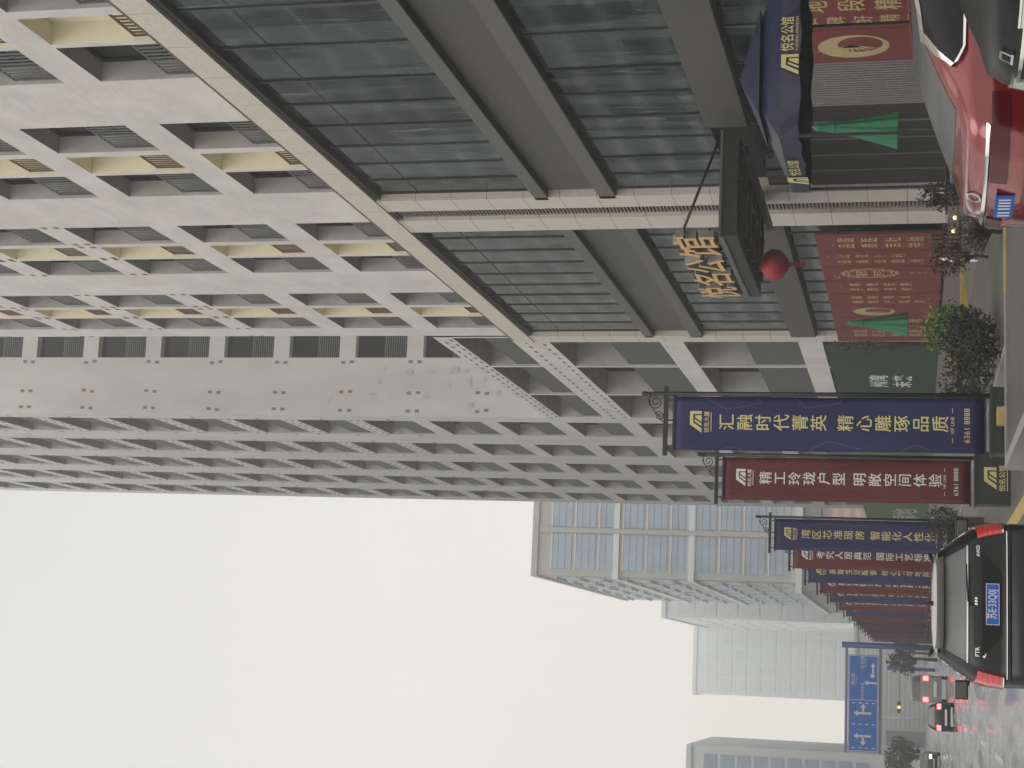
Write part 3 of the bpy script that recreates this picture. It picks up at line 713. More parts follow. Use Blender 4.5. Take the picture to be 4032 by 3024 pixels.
# ================================================================== TENT, PARASOLS, FURNITURE
tn = thing('pop_up_tent', 'navy pop up tent with gold emblem and a small raised top, behind the red car', 'tent', (9.27, 25.45, .58))
hx, hy = 1.45, 1.45; ze = 3.27; zv = 2.98
b = MB()
A = [(-hx, -hy, ze), (hx, -hy, ze), (hx, hy, ze), (-hx, hy, ze)]; k_ = .52; Bq = [(x*k_, y*k_, ze+.34) for x, y, _ in A]
for i in range(4):
    j = (i+1) % 4; n = 6
    for q in range(n):
        def lerp(P, Q, t): return tuple(P[c]+(Q[c]-P[c])*t for c in range(3))
        b.face([lerp(A[i], A[j], q/n), lerp(A[i], A[j], (q+1)/n), lerp(Bq[i], Bq[j], (q+1)/n), lerp(Bq[i], Bq[j], q/n)], 'navy')
roof = b.build('roof', tn)
b = MB(); Cq = [(x*.58, y*.58, ze+.37) for x, y, _ in A]; ap = (0, 0, ze+.76)
for i in range(4): b.face([Cq[i], Cq[(i+1) % 4], ap], 'navy')
for i in range(4): b.face([(Bq[i][0]*.98, Bq[i][1]*.98, ze+.30), (Bq[(i+1) % 4][0]*.98, Bq[(i+1) % 4][1]*.98, ze+.30), (Bq[(i+1) % 4][0]*.9, Bq[(i+1) % 4][1]*.9, ze+.40), (Bq[i][0]*.9, Bq[i][1]*.9, ze+.40)], 'soffit')
b.build('top_vent', tn)
b = MB(); n = 14
for i in range(4):
    j = (i+1) % 4
    for q in range(n):
        t0, t1 = q/n, (q+1)/n; sag = lambda t: .02*math.sin(t*math.pi*6+i)
        P0, P1 = lerp(A[i], A[j], t0), lerp(A[i], A[j], t1)
        b.face([P0, P1, (P1[0], P1[1]+sag(t1), zv+.02*math.sin(t1*20)), (P0[0], P0[1]+sag(t0), zv+.02*math.sin(t0*20))], 'navy')
va = b.build('valance', tn)
g = MB(); fn = lambda p: (p.x-.02, -hy-.03, p.y+3.13)
sq = lambda p: Vector((p.x, p.y*1.5, p.z))
logo(g, lambda p: fn(sq(p)+Vector((-.30, 0, 0))), .32, 'gold', 'navy'); put_text(g, '悦名公馆', .14, 'gold', lambda p: fn(sq(p)*.98+Vector((.18, .045, 0))), off=.0015)
put_text(g, 'YUEMING MANSION', .06, 'gold', lambda p: fn(p+Vector((.18, -.10, 0))))
g.build('emblem', va); g = MB()
fl = lambda p: (-hx-.03, -p.x+.35, p.y+3.13)
logo(g, lambda p: fl(sq(p)+Vector((-.35, 0, 0))), .4, 'gold', 'navy'); put_text(g, '悦名公馆', .2, 'gold', lambda p: fl(p+Vector((.35, .02, 0))), off=.002)
g.build('emblem', va)
for (x, y) in ((-hx+.04, -hy+.04), (hx-.04, -hy+.04), (hx-.04, hy-.04), (-hx+.04, hy-.04)):
    b = MB(); b.box(x-.02, x+.02, y-.02, y+.02, 0, zv+.1, 'black'); b.box(x-.05, x+.05, y-.05, y+.05, 0, .012, 'black'); b.build('leg', tn)
def parasol(loc, L_, label, tilt, top_z):
    t = thing('parasol', label, 'parasol', loc, group='closed green parasols'); t.rotation_euler = (0, tilt, 0)
    zt = top_z
    b = MB()
    b.lathe([(.03, zt+.02), (.07, zt), (.085, zt-.10), (.075, zt-.16), (.17, zt-.5*L_), (.28, zt-.85*L_), (.34, zt-L_)], 'umbrella', n=48, wob=lambda a, z: 1+(.13*math.cos(9*a)+.07*math.sin(3*a))*min(1, (zt-z)/L_*1.4) if z < zt-.1 else 1)
    b.build('folded_canopy', t)
    b = MB(); b.tube([(0, 0, 0), (0, 0, zt+.08)], .022, 'rail', 8); b.lathe([(0, .0), (.28, 0), (.28, .06), (.06, .12), (0, .12)], 'black', n=16); b.build('pole', t)
    b = MB(); b.lathe([(.115, zt-.34), (.125, zt-.36), (.125, zt-.40), (.118, zt-.42)], 'umbrella', n=16); b.build('strap', t)
parasol((10.5, 32.1, .76), 1.62, 'closed green parasol in front of the roller grille beside the navy tent', R(3), 3.08)
parasol((10.55, 51.0, .77), 1.75, 'closed green parasol at the far end of the red hoardings', R(2), 3.1)
def garden_chair(loc, rz, label):
    t = thing('garden_chair', label, 'chair', loc, rz, group='dark garden chairs')
    b = MB(); b.box(-.24, .24, -.24, .24, .43, .47, 'wood'); b.build('seat', t)
    b = MB()
    for k in range(5): b.box(-.24+k*.11, -.2+k*.11, .22, .25, .47, .95, 'wood')
    b.box(-.25, .25, .215, .255, .95, 1.0, 'wood'); b.build('backrest', t)
    for x in (-.22, .22):
        for y in (-.22, .22): b = MB(); b.box(x-.02, x+.02, y-.02, y+.02, 0, .43, 'steel'); b.build('leg', t)
        b = MB(); b.box(x-.02, x+.02, -.24, .24, .66, .69, 'steel'); b.build('armrest', t)
garden_chair((8.9, 30.4, .58), .5, 'dark slatted garden chair under the green parasol by the grille')
garden_chair((8.6, 32.9, .58), 2.2, 'dark slatted garden chair between the parasol and the granite pier')
t = thing('garden_table', 'low dark round garden table on the forecourt behind the red car', 'table', (9.2, 31.6, .60))
b = MB(); b.lathe([(0, .73), (.5, .73), (.5, .69), (0, .69)], 'wood', n=24); b.build('tabletop', t)
b = MB(); b.tube([(0, 0, 0), (0, 0, .69)], .035, 'steel', 8); b.lathe([(0, 0), (.28, 0), (.28, .03), (0, .05)], 'steel', n=16); b.build('leg', t)
for (x, y, z, lab) in ((8.05, 29.5, .58, 'nearer small warm garden lamp glowing behind the red car boot'), (8.1, 30.6, .58, 'farther small warm garden lamp glowing by the dark chairs')):
    t = thing('garden_lamp', lab, 'lamp', (x, y, z), group='small garden lamps')
    b = MB(); b.tube([(0, 0, 0), (0, 0, .62)], .018, 'black', 6); b.build('post', t)
    b = MB(); b.lathe([(0, .66), (.03, .65), (.04, .62), (.03, .60), (0, .595)], 'warm', n=10); b.build('bulb', t)
b = MB()
for k in range(6): b.box(0, .012, -.12+k*.04, -.09+k*.04, 0, .95, 'white')
b.box(.012, .025, -.12, .11, 0, .95, 'white')
o = b.build('ribbed_board'); o.location = (9.0, 36.5, .6); o.rotation_euler = (R(-38), R(12), 0); tag(o, 'short white ribbed board leaning beside the green shrub', 'board')

# ================================================================== PLANTS
def foliage(mb, c, rad, n, size, m, rr, flat=.0, shell=.45):
    for _ in range(n):
        while True:
            p = Vector((rr.uniform(-1, 1), rr.uniform(-1, 1), rr.uniform(-1, 1)))
            if shell < p.length < 1: break
        f = 1+.35*noise.noise(p*2.1+Vector(c))
        if noise.noise(p*3.3+Vector(c)*.7) < -.22: continue
        q = Vector((c[0]+p.x*rad[0]*f, c[1]+p.y*rad[1]*f, c[2]+p.z*rad[2]*f))
        d = Vector((rr.gauss(0, 1), rr.gauss(0, 1), rr.gauss(0, .8)+.3)).normalized(); u = d.orthogonal().normalized(); w = d.cross(u); a = rr.uniform(0, 6.3)
        u, w = u*math.cos(a)+w*math.sin(a), w*math.cos(a)-u*math.sin(a); s = size*rr.uniform(.6, 1.3)
        mb.face([q-u*s, q-w*s*.42, q+u*s, q+w*s*.42], m)
def twigs(mb, base, tip, n, spread, rr, r=.012, m='twig'):
    base = Vector(base); tip = Vector(tip)
    for _ in range(n):
        f = rr.uniform(.1, .8); s = base.lerp(tip, f*.55); L_ = (tip-base).length
        an = rr.uniform(0, 6.283); tl_ = rr.uniform(.15, 1.25); e = s+Vector((math.cos(an)*math.sin(tl_)*spread*1.3, math.sin(an)*math.sin(tl_)*spread*1.3, math.cos(tl_)*L_*rr.uniform(.5, .9)))
        mid = s.lerp(e, .5)+Vector((rr.uniform(-1, 1), rr.uniform(-1, 1), rr.uniform(-.3, 1)))*spread*.22
        mb.tube([s, mid, e], [r, r*.6, r*.25], m, 4, False)
        for _k in range(3):
            q = mid.lerp(e, rr.random()); mb.tube([q, q+Vector((rr.uniform(-1, 1), rr.uniform(-1, 1), rr.uniform(-.4, .8)))*spread*.4], [r*.4, r*.15], m, 3, False)
def shrub(loc, rad, n, size, m, label, stem=.3, seed=1, tw_n=10, cat='shrub', name='shrub', group=None):
    rr = random.Random(seed); t = thing(name, label, cat, loc, group=group)
    b = MB(); b.tube([(0, 0, 0), (.03, 0, stem*.6), (0, .02, stem+rad[2]*.6)], [.03, .025, .012], 'twig', 6)
    twigs(b, (0, 0, stem*.5), (0, 0, stem+rad[2]), tw_n, max(rad)*.8, rr); b.build('stem', t)
    if n:
        b = MB(); foliage(b, (0, 0, stem+rad[2]), rad, n, size, m, rr, shell=.2); foliage(b, (0, 0, stem+rad[2]*1.1), tuple(q*1.05 for q in rad), n//6, size*1.15, 'leaflight' if m == 'leaf' else m, rr, shell=.6); b.build('foliage', t)
    return t
shrub((5.95, 29.0, .58), (.46, .46, .42), 1700, .045, 'leaf', 'bright green leafy shrub on the forecourt edge', .30, 11, 14)
shrub((6.85, 26.0, .58), (.40, .40, .34), 260, .028, 'leafbrown', 'bare twiggy shrub beside the red car boot', .22, 5, 70)
shrub((7.05, 26.8, .58), (.22, .22, .28), 160, .03, 'leafdark', 'thin dry shrub behind the bare twiggy one', .25, 6, 20)
shrub((7.7, 31.0, .58), (.34, .34, .36), 700, .045, 'leafbrown', 'brown withered bush in front of the red hoardings', .32, 21, 12)
shrub((8.55, 29.8, .58), (.26, .3, .45), 520, .045, 'leafdark', 'dark bush at the foot of the granite pier', .35, 22, 12)
for k, (x, y, r_, s) in enumerate(((5.35, 27.0, .40, 31), (5.15, 29.2, .42, 32), (5.75, 27.9, .36, 33), (5.05, 31.0, .40, 34), (4.95, 26.1, .34, 35))):
    shrub((x, y, .5), (r_, r_, .40), 900, .04, 'leafdark', ['dark hedge bush at the kerb corner, largest of the clump', 'dark hedge bush just behind the nearest blue banner', 'dark hedge bush under the green shrub', 'dark hedge bush deepest in the row behind the blue banner', 'low dark bush nearest the kerb end'][k], .12, s, 10, group='dark hedge bushes behind the kerb')
shrub((5.6, 28.6, .58), (.30, .3, .22), 420, .04, 'leaf', 'low green bush tucked under the leafy shrub', .15, 41, 8)
shrub((3.35, 37.5, .12), (.42, .42, .40), 1800, .03, 'leafdark', 'round clipped bush between the second and third street banners', .72, 51, 16)
t = thing('climbing_plant', 'reddish withered creeper on the corner pier above the green hoarding', 'plant', (12.7, 64.9, 2.3))
b = MB(); foliage(b, (-.05, 0, 1.5), (.12, .75, 1.5), 900, .06, 'leafbrown', random.Random(8), shell=0); b.build('foliage', t)
b = MB(); twigs(b, (0, 0, -1.6), (0, 0, 2.6), 14, .6, random.Random(9)); b.build('stem', t)
def tree(loc, h, rad, n, size, m, label, seed, group='hazy street trees'):
    rr = random.Random(seed); t = thing('street_tree', label, 'tree', loc, group=group)
    b = MB(); b.tube([(0, 0, 0), (.05, .05, h*.35), (0, .1, h*.8)], [.16, .12, .04], 'twig', 8)
    twigs(b, (0, 0, h*.35), (0, 0, h*.8), 16, rad[0], rr, .05); b.build('trunk', t)
    b = MB()
    for k in range(7):
        c = (rr.uniform(-.85, .85)*rad[0], rr.uniform(-.85, .85)*rad[1], h-rad[2]+rr.uniform(-.8, .7)*rad[2]); foliage(b, c, tuple(q*rr.uniform(.3, .5) for q in rad), n//10, size, m, rr, shell=.1)
    b.build('crown', t)

# ================================================================== VEHICLES
class Car:
    """stack of horizontal slices; local: rear at y=0, nose at +y, x to the right"""
    NR, NC, NS = 8, 6, 18
    def __init__(s, slices): s.sl = slices; s.rows = [s.ring(*q) for q in slices]
    def ring(s, z, yr, yf, w, rr, rf, bow=.06, fbow=.10, taper=.04):
        half = []
        def wx(y):       # plan taper of the flanks
            t = (y-yr)/(yf-yr); return w*(1-taper*(2*t-1)**4)
        for i in range(s.NR): x = (w*(1-taper)-rr)*i/s.NR; half.append((x, yr+bow*(x/w)**2))
        xa = w*(1-taper)-rr; ya = yr+bow*(xa/w)**2
        for i in range(s.NC): a = R(90)*i/s.NC; half.append((xa+rr*math.sin(a), ya+rr*(1-math.cos(a))))
        y0 = ya+rr; xb = w*(1-taper)-rf; yb = yf-fbow*(xb/w)**2; y1 = yb-rf
        for i in range(s.NS): y = y0+(y1-y0)*i/s.NS; half.append((wx(y) if 0 < i else w*(1-taper), y))
        for i in range(s.NC): a = R(90)*i/s.NC; half.append((xb+rf*math.cos(a), y1+rf*math.sin(a)))
        for i in range(s.NR+1): x = xb*(1-i/s.NR); half.append((x, yf-fbow*(x/w)**2))
        left = [(-x, y) for x, y in half[-2:0:-1]]
        return [Vector((x, y, z)) for x, y in half+left]
    def n(s): return len(s.rows[0])
    def body(s, mb, m, i0=0, i1=None, cap=True):
        i1 = len(s.rows)-1 if i1 is None else i1; n = s.n()
        base = len(mb.v); k = mb.mi(m)
        for r in s.rows[i0:i1+1]: mb.v += [tuple(p) for p in r]
        for a in range(i1-i0):
            for j in range(n): mb.f.append((base+a*n+j, base+a*n+(j+1) % n, base+(a+1)*n+(j+1) % n, base+(a+1)*n+j)); mb.m.append(k); mb.sm.append(True)
        if cap: mb.f.append(tuple(base+(i1-i0)*n+j for j in range(n))); mb.m.append(k); mb.sm.append(True)
    def at(s, j, z):     # surface point at perimeter parameter j (float) and height z
        n = s.n()
        for a in range(len(s.sl)-1):
            if s.sl[a][0] <= z <= s.sl[a+1][0]: break
        t = 0 if s.sl[a+1][0] == s.sl[a][0] else (z-s.sl[a][0])/(s.sl[a+1][0]-s.sl[a][0]); t = min(1, max(0, t))
        j0 = int(math.floor(j)); u = j-j0
        g = lambda r: r[j0 % n].lerp(r[(j0+1) % n], u)
        return g(s.rows[a]).lerp(g(s.rows[a+1]), t)
    def patch(s, mb, m, j0, j1, z0, z1, off=.006, nj=12, nz=8, thick=.004, smooth=True):
        """raised skin; z0, z1 may be functions of t in 0..1 along j"""
        f0 = z0 if callable(z0) else (lambda t: z0); f1 = z1 if callable(z1) else (lambda t: z1)
        def P(a, c, o):
            t = a/nj; j = j0+(j1-j0)*t; z = f0(t)+(f1(t)-f0(t))*c/nz
            p = s.at(j, z); q = s.at(j+.6, z)-s.at(j-.6, z); up = s.at(j, z+.015)-s.at(j, z-.015)
            nn = q.cross(up)
            nn = nn.normalized() if nn.length > 1e-9 else Vector((0, 0, 1))
            return p+nn*o
        for a in range(nj):
            for c in range(nz): mb.face([P(a, c, off), P(a+1, c, off), P(a+1, c+1, off), P(a, c+1, off)], m, smooth)
        for a in range(nj):
            mb.face([P(a, 0, 0), P(a+1, 0, 0), P(a+1, 0, off), P(a, 0, off)], m); mb.face([P(a, nz, off), P(a+1, nz, off), P(a+1, nz, 0), P(a, nz, 0)], m)
        for c in range(nz):
            mb.face([P(0, c, 0), P(0, c, off), P(0, c+1, off), P(0, c+1, 0)], m); mb.face([P(nj, c, off), P(nj, c, 0), P(nj, c+1, 0), P(nj, c+1, off)], m)
def _flank(s, mb, m, sgn, lo, hi, off):
    """skin on a flank between two curves given as (y, z) points"""
    def P(y, z, o):
        a, b = 2.0, s.NR+s.NC+s.NS+s.NC*.6
        for _ in range(30):
            c = (a+b)/2
            if s.at(c, z).y < y: a = c
            else: b = c
        p = s.at(a, z); q = s.at(a+.5, z)-s.at(a-.5, z); nn = q.cross(s.at(a, z+.015)-s.at(a, z-.015))
        nn = nn.normalized() if nn.length > 1e-9 else Vector((1, 0, 0)); p = p+nn*o
        return Vector((p.x*sgn, p.y, p.z))
    def res(c, n=6): return [(c[i][0]+(c[i+1][0]-c[i][0])*k/n, c[i][1]+(c[i+1][1]-c[i][1])*k/n) for i in range(len(c)-1) for k in range(n)]+[c[-1]]
    A, B = res(lo), res(hi); N = 4
    g = lambda i, k: (A[i][0]+(B[i][0]-A[i][0])*k/N, A[i][1]+(B[i][1]-A[i][1])*k/N)
    for i in range(len(A)-1):
        for k in range(N): mb.face([P(*g(i, k), off), P(*g(i+1, k), off), P(*g(i+1, k+1), off), P(*g(i, k+1), off)][::sgn], m, True)
        for k in (0, N): mb.face([P(*g(i, k), 0), P(*g(i+1, k), 0), P(*g(i+1, k), off), P(*g(i, k), off)], m)
Car.flank = _flank
def wheel(parent, x, y, r=.34, w=.22):
    sgn = 1 if x > 0 else -1
    b = MB()
    def rot(prof, m, n=28):
        base = len(b.v); k = b.mi(m)
        for rr, xx in prof:
            for j in range(n): a = 2*math.pi*j/n; b.v.append((sgn*xx, rr*math.cos(a), rr*math.sin(a)))
        for q in range(len(prof)-1):
            for j in range(n): b.f.append((base+q*n+j, base+q*n+(j+1) % n, base+(q+1)*n+(j+1) % n, base+(q+1)*n+j)); b.m.append(k); b.sm.append(True)
    rot([(r*.62, -w/2), (r*.93, -w/2), (r, -w/2+.03), (r, w/2-.03), (r*.93, w/2), (r*.62, w/2)], 'rubber'); o = b.build('wheel', parent, (x, y, r))
    b = MB(); rot([(r*.62, w/2-.01), (r*.58, w/2-.05), (r*.2, w/2-.03), (0.001, w/2-.02)], 'steel')
    for k in range(5):
        a = 2*math.pi*k/5; b.tube([(sgn*(w/2-.02), .05*math.cos(a), .05*math.sin(a)), (sgn*(w/2-.02), r*.58*math.cos(a), r*.58*math.sin(a))], .028, 'chrome', 5)
    b.build('rim', o)

# --- black SUV ahead
JR, JC, JS = Car.NR, Car.NC, Car.NS
sv = thing('parked_suv', 'black sports utility vehicle seen from behind with blue number plate and glowing red lamps', 'car', (.80, 18.3, 0), R(-1.2))
S = Car([(.22, .10, 4.45, .80, .15, .25), (.42, .0, 4.55, .86, .16, .3), (.66, -.04, 4.6, .885, .18, .35), (.86, -.02, 4.56, .89, .20, .4), (.90, .06, 4.5, .89, .2, .4), (1.0, .08, 4.4, .885, .22, .4),
         (1.12, .10, 4.0, .87, .24, .4), (1.24, .13, 3.55, .84, .26, .45), (1.30, .16, 3.25, .80, .26, .4), (1.40, .24, 2.95, .735, .24, .35), (1.50, .33, 2.65, .66, .22, .3), (1.575, .40, 2.45, .60, .2, .28), (1.62, .34, 2.35, .565, .18, .25),
         (1.655, .46, 2.15, .46, .16, .2), (1.672, .75, 1.8, .25, .12, .12)])
b = MB(); S.body(b, 'carblack', 0, 12, False); b.build('body', sv)
b = MB(); S.body(b, 'roofsheen', 12); b.build('roof', sv)
n = S.n()
b = MB(); S.patch(b, 'carglass', -(JR+1.6), JR+1.6, 1.325, 1.568, .006, 24, 8) if False else S.patch(b, 'hatchglass', -(JR+1.6), JR+1.6, 1.325, 1.568, .006, 24, 8)
rw = b.build('rear_window', sv)
b = MB(); S.patch(b, 'roofsheen', -(JR+2.2), JR+2.2, 1.582, 1.615, .05, 20, 2); b.build('spoiler', sv); b = MB(); S.patch(b, 'roofsheen', -(JR+1.7), JR+1.7, 1.300, 1.316, .012, 20, 2); b.build('hatch_trim', sv)
b = MB(); p = S.at(0, 1.28); b.box(-.02, .02, p.y-.03, p.y, 1.26, 1.3, 'cargrey'); b.tube([(.02, p.y-.02, 1.31), (.42, p.y-.005, 1.325)], .008, 'cargrey', 5); b.build('wiper', rw)
for sgn in (1, -1):
    b = MB(); j0, j1 = sgn*(JR+JC*.34), sgn*(JR+JC+.8)
    a0, a1 = (j0, j1) if sgn > 0 else (j1, j0)
    lo = (lambda t: .955+.0*t) ; hi = (lambda t, sgn=sgn: 1.20+.05*(t if sgn > 0 else 1-t))
    S.patch(b, 'tail', a0, a1, lo, hi, .020, 12, 8); o = b.build('tail_lamp', sv)
    b = MB(); S.patch(b, 'chrome', a0, a1, .938, .952, .022, 12, 1); e_ = sgn*(JR+JC+.85); S.patch(b, 'chrome', min(e_, e_+sgn*.35), max(e_, e_+sgn*.35), .94, 1.22, .018, 1, 6); b.build('lamp_trim', o)
    # side glass with chrome surround
    b = MB(); j0, j1 = sgn*(JR+JC+3.2), sgn*(JR+JC+12)
    a0, a1 = (j0, j1) if sgn > 0 else (j1, j0)
    lo = lambda t, sgn=sgn: 1.295
    hi = lambda t, sgn=sgn: 1.30+.255*min(1, (t if sgn > 0 else 1-t)*3.2+.05)
    S.patch(b, 'carglass', a0, a1, lo, hi, .005, 18, 5); o = b.build('side_window', sv)
    b = MB(); S.patch(b, 'chrome', a0, a1, 1.275, 1.292, .012, 18, 1); S.patch(b, 'chrome', a0, a1, lambda t, hi=hi: hi(t)+.002, lambda t, hi=hi: hi(t)+.018, .012, 18, 1); b.build('window_trim', o)
    b = MB(); x = sgn*.98
    def mir(u, v): return (x+.11*u*(1-.12*v)*1.0, 3.0-.02, 1.30+.075*v)
    b.box(x-.115, x+.115, 2.93, 3.07, 1.225, 1.375, 'carblack'); b.box(x-.10, x+.10, 2.918, 2.929, 1.24, 1.36, 'hatchglass'); b.tube([(sgn*.84, 3.05, 1.22), (x-sgn*.06, 3.02, 1.24)], .035, 'carblack', 6); o = b.build('wing_mirror', sv)
    bv = o.modifiers.new('b', 'BEVEL'); bv.width = .025; bv.segments = 3
    for yy in (.85, 3.55): wheel(sv, sgn*.80, yy)
    b = MB(); b.tube([(sgn*.50, .75, 1.675), (sgn*.56, 1.1, 1.70), (sgn*.58, 2.2, 1.69), (sgn*.53, 2.5, 1.645)], .016, 'cargrey', 6); b.build('roof_rail', sv)
# plate recess and number plate
b = MB(); yp = S.at(0, 1.06).y-.028
prof = [(-.55, 1.17), (-.33, .965), (.33, .965), (.55, 1.17)]
b.face([(x, yp+.012, z) for x, z in prof], 'cargrey')
for (x0, z0), (x1, z1) in zip(prof[:-1], prof[1:]): b.face([(x0, yp+.012, z0), (x1, yp+.012, z1), (x1, yp+.1, z1), (x0, yp+.1, z0)], 'cargrey')
b.build('plate_recess', sv)
b = MB(); b.box(-.22, .22, yp-.006, yp+.006, .99, 1.13, 'plate'); pl = b.build('number_plate', sv)
g = MB(); fn = lambda p: (p.x, yp-.009, p.y+1.06)
put_text(g, '苏E·33Q0J', .115, 'white', fn, off=.0004, sxy=(.63, 1.0))
for (x0, x1, z0, z1) in ((-.215, .215, .993, .998), (-.215, .215, 1.122, 1.127), (-.215, -.210, .998, 1.122), (.210, .215, .998, 1.122)): g.box(x0, x1, yp-.009, yp-.0062, z0, z1, 'white')
g.build('plate_characters', pl)
g = MB()
def onS(x, z, o=.010):
    best = min(range(-JR*10, JR*10+1), key=lambda q: abs(S.at(q/10, z).x-x)); p = S.at(best/10, z); return (x, p.y-o, z)
put_text(g, 'FTR', .06, 'chrome', lambda p: onS(p.x-.50, p.y+1.215), off=.001)
for k in range(20):
    a0, a1 = 2*math.pi*k/20, 2*math.pi*(k+1)/20
    g.face([onS(-.50+.065*math.cos(a)*q, 1.145+.022*math.sin(a)*q) for a, q in ((a0, 1), (a1, 1), (a1, .6), (a0, .6))], 'chrome')
for x in (-.03, .0, .03): g.face([onS(x+.02, 1.24), onS(x+.042, 1.24), onS(x+.036, 1.212), (onS(x+.016, 1.212))], 'chrome')
put_text(g, 'AWD', .05, 'chrome', lambda p: onS(p.x+.56, p.y+1.205), off=.0005)
g.build('badge', sv)
b = MB(); S.patch(b, 'cargrey', -(JR+3), JR+3, .868, .892, .015, 20, 2); S.patch(b, 'chrome', -(JR+2.5), JR+2.5, .905, .917, .008, 20, 1); S.patch(b, 'tail', JR-3, JR+1.5, .60, .66, .012, 6, 2); S.patch(b, 'tail', -(JR+1.5), -(JR-3), .60, .66, .012, 6, 2); b.build('bumper_trim', sv)
b = MB(); b.lathe([(0, .05), (.02, .045), (.03, 0)], 'cargrey', n=10, c=(0, .62, 1.66)); b.tube([(0, .62, 1.69), (0, .56, 1.75)], .006, 'cargrey', 5); b.build('roof_aerial', sv)

# --- red hatchback across the entrance
rd = thing('parked_saloon', 'glossy red fastback car with chrome window edge and grey rear screen, tail towards the road', 'car', (3.57, 12.85, .58-.18), R(-84))
RZ = Car([(.20, .16, 4.4, .78, .18, .3, .10), (.40, .04, 4.5, .86, .2, .35, .16), (.62, .0, 4.55, .89, .22, .4, .18), (.78, .02, 4.5, .90, .24, .45, .18), (.90, .045, 4.4, .90, .26, .45, .18), (.935, .05, 4.3, .895, .26, .45, .18), (.95, .075, 4.2, .893, .26, .45, .18),
          (1.02, .10, 3.9, .885, .26, .45, .18), (1.075, .12, 3.6, .87, .26, .5, .18), (1.10, .17, 3.45, .85, .26, .5, .17), (1.14, .34, 3.3, .83, .27, .5, .15), (1.18, .47, 3.2, .81, .28, .5, .13), (1.22, .57, 3.1, .785, .28, .45, .11), (1.28, .74, 2.95, .75, .28, .42, .09),
          (1.36, .98, 2.75, .70, .28, .38, .07), (1.44, 1.24, 2.55, .625, .24, .3, .05), (1.50, 1.55, 2.35, .54, .18, .22, .04), (1.53, 1.85, 2.2, .40, .10, .12, .03), (1.54, 1.95, 2.1, .25, .03, .04, .01)])
b = MB(); RZ.body(b, 'carred'); b.build('body', rd)
b = MB(); RZ.patch(b, 'carglass2', -(JR+2.0), JR+2.0, 1.175, 1.49, .003, 26, 12); b.build('rear_window', rd)
for sgn in (1, -1):
    tip = (.84, 1.172); LO = [tip, (.95, 1.115), (1.3, 1.105), (2.0, 1.10), (2.9, 1.10)]; HI = [tip, (.98, 1.275), (1.20, 1.385), (1.6, 1.445), (2.9, 1.27)]
    b = MB(); RZ.flank(b, 'sideglass', sgn, LO, HI, .016); o = b.build('side_window', rd)
    b = MB(); RZ.flank(b, 'chrome', sgn, [(y, z-.020) for y, z in LO], [(y, z+.001) for y, z in LO], .028); sgn > 0 and RZ.flank(b, 'chrome', sgn, [(y, z-.001) for y, z in HI], [(y-.012, z+.022) for y, z in HI], .028); b.build('window_trim', o)
    for yy in (.85, 3.5): wheel(rd, sgn*.80, yy)
    j0, j1 = sgn*(JR-3.2), sgn*(JR+JC+.9); a0, a1 = (j0, j1) if sgn > 0 else (j1, j0)
    b = MB(); RZ.patch(b, 'taildark', a0, a1, .80, .925, .012, 12, 5); b.build('tail_lamp', rd)
    b = MB(); p = RZ.at(sgn*(JR+JC+11), 1.12); b.box(p.x-.02 if sgn > 0 else p.x-.2, p.x+.2 if sgn > 0 else p.x+.02, p.y-.07, p.y+.07, 1.08, 1.22, 'carred'); o = b.build('wing_mirror', rd); bv = o.modifiers.new('b', 'BEVEL'); bv.width = .03; bv.segments = 3
b = MB(); RZ.patch(b, 'chrome', -(JR+JC*.8), JR+JC*.8, .932, .956, .022, 26, 2); b.build('boot_trim', rd)
b = MB(); yp = RZ.at(0, .82).y-.012; b.box(-.22, .22, yp-.006, yp+.006, .735, .875, 'plate'); pl = b.build('number_plate', rd)
g = MB()
for k, x in enumerate((-.17, -.11, -.03, .03, .09, .15)): g.box(x-.012, x+.012, yp-.0085, yp-.0062, .76, .85, 'white')
g.build('plate_characters', pl)
g = MB()
for k in range(28):
    a0, a1 = 2*math.pi*k/28, 2*math.pi*(k+1)/28
    def em(a, q): x, z = .085*q*math.cos(a), 1.03+.055*q*math.sin(a); best = min(range(-20, 21), key=lambda c: abs(RZ.at(c/10, z).x-x)); return (x, RZ.at(best/10, z).y-.012, z)
    g.face([em(a0, 1), em(a1, 1), em(a1, .72), em(a0, .72)], 'chrome')
g.build('emblem', rd)

# --- black car nosing in from the right
bk = thing('parked_car', 'black car with chrome grille bars and clear headlamp nosing in at the right edge', 'car', (7.80, 9.35, .58-.16), R(94))
BK = Car([(.20, .2, 4.2, .76, .2, .4), (.40, .05, 4.42, .86, .22, .5, .08, .22), (.60, 0, 4.5, .89, .24, .5, .08, .24), (.80, .0, 4.48, .90, .25, .5, .08, .24), (.95, .02, 4.44, .89, .26, .5, .08, .24), (1.04, .05, 4.38, .87, .28, .5, .08, .24), (1.09, .06, 4.2, .85, .28, .5, .08, .22), (1.15, .08, 4.06, .83, .28, .5, .08, .2), (1.21, .12, 3.88, .81, .28, .5, .08, .2), (1.26, .16, 3.3, .79, .3, .5, .08, .2),
          (1.32, .3, 2.75, .70, .3, .45), (1.46, .5, 2.3, .60, .28, .4), (1.54, .75, 1.95, .48, .2, .28), (1.56, 1.0, 1.7, .28, .1, .12)])
b = MB(); BK.body(b, 'carblack2'); b.build('body', bk)
NF_ = JR+JC+JS+JC+JR   # perimeter index at the nose centre
b = MB()
for z in (.66, .71, .76, .81): BK.patch(b, 'chrome', NF_-(JR-1), NF_+(JR-1), z, z+.022, .016, 20, 1)
BK.patch(b, 'chrome', NF_-(JR), NF_+(JR), .868, .888, .022, 20, 1); b.build('grille', bk)
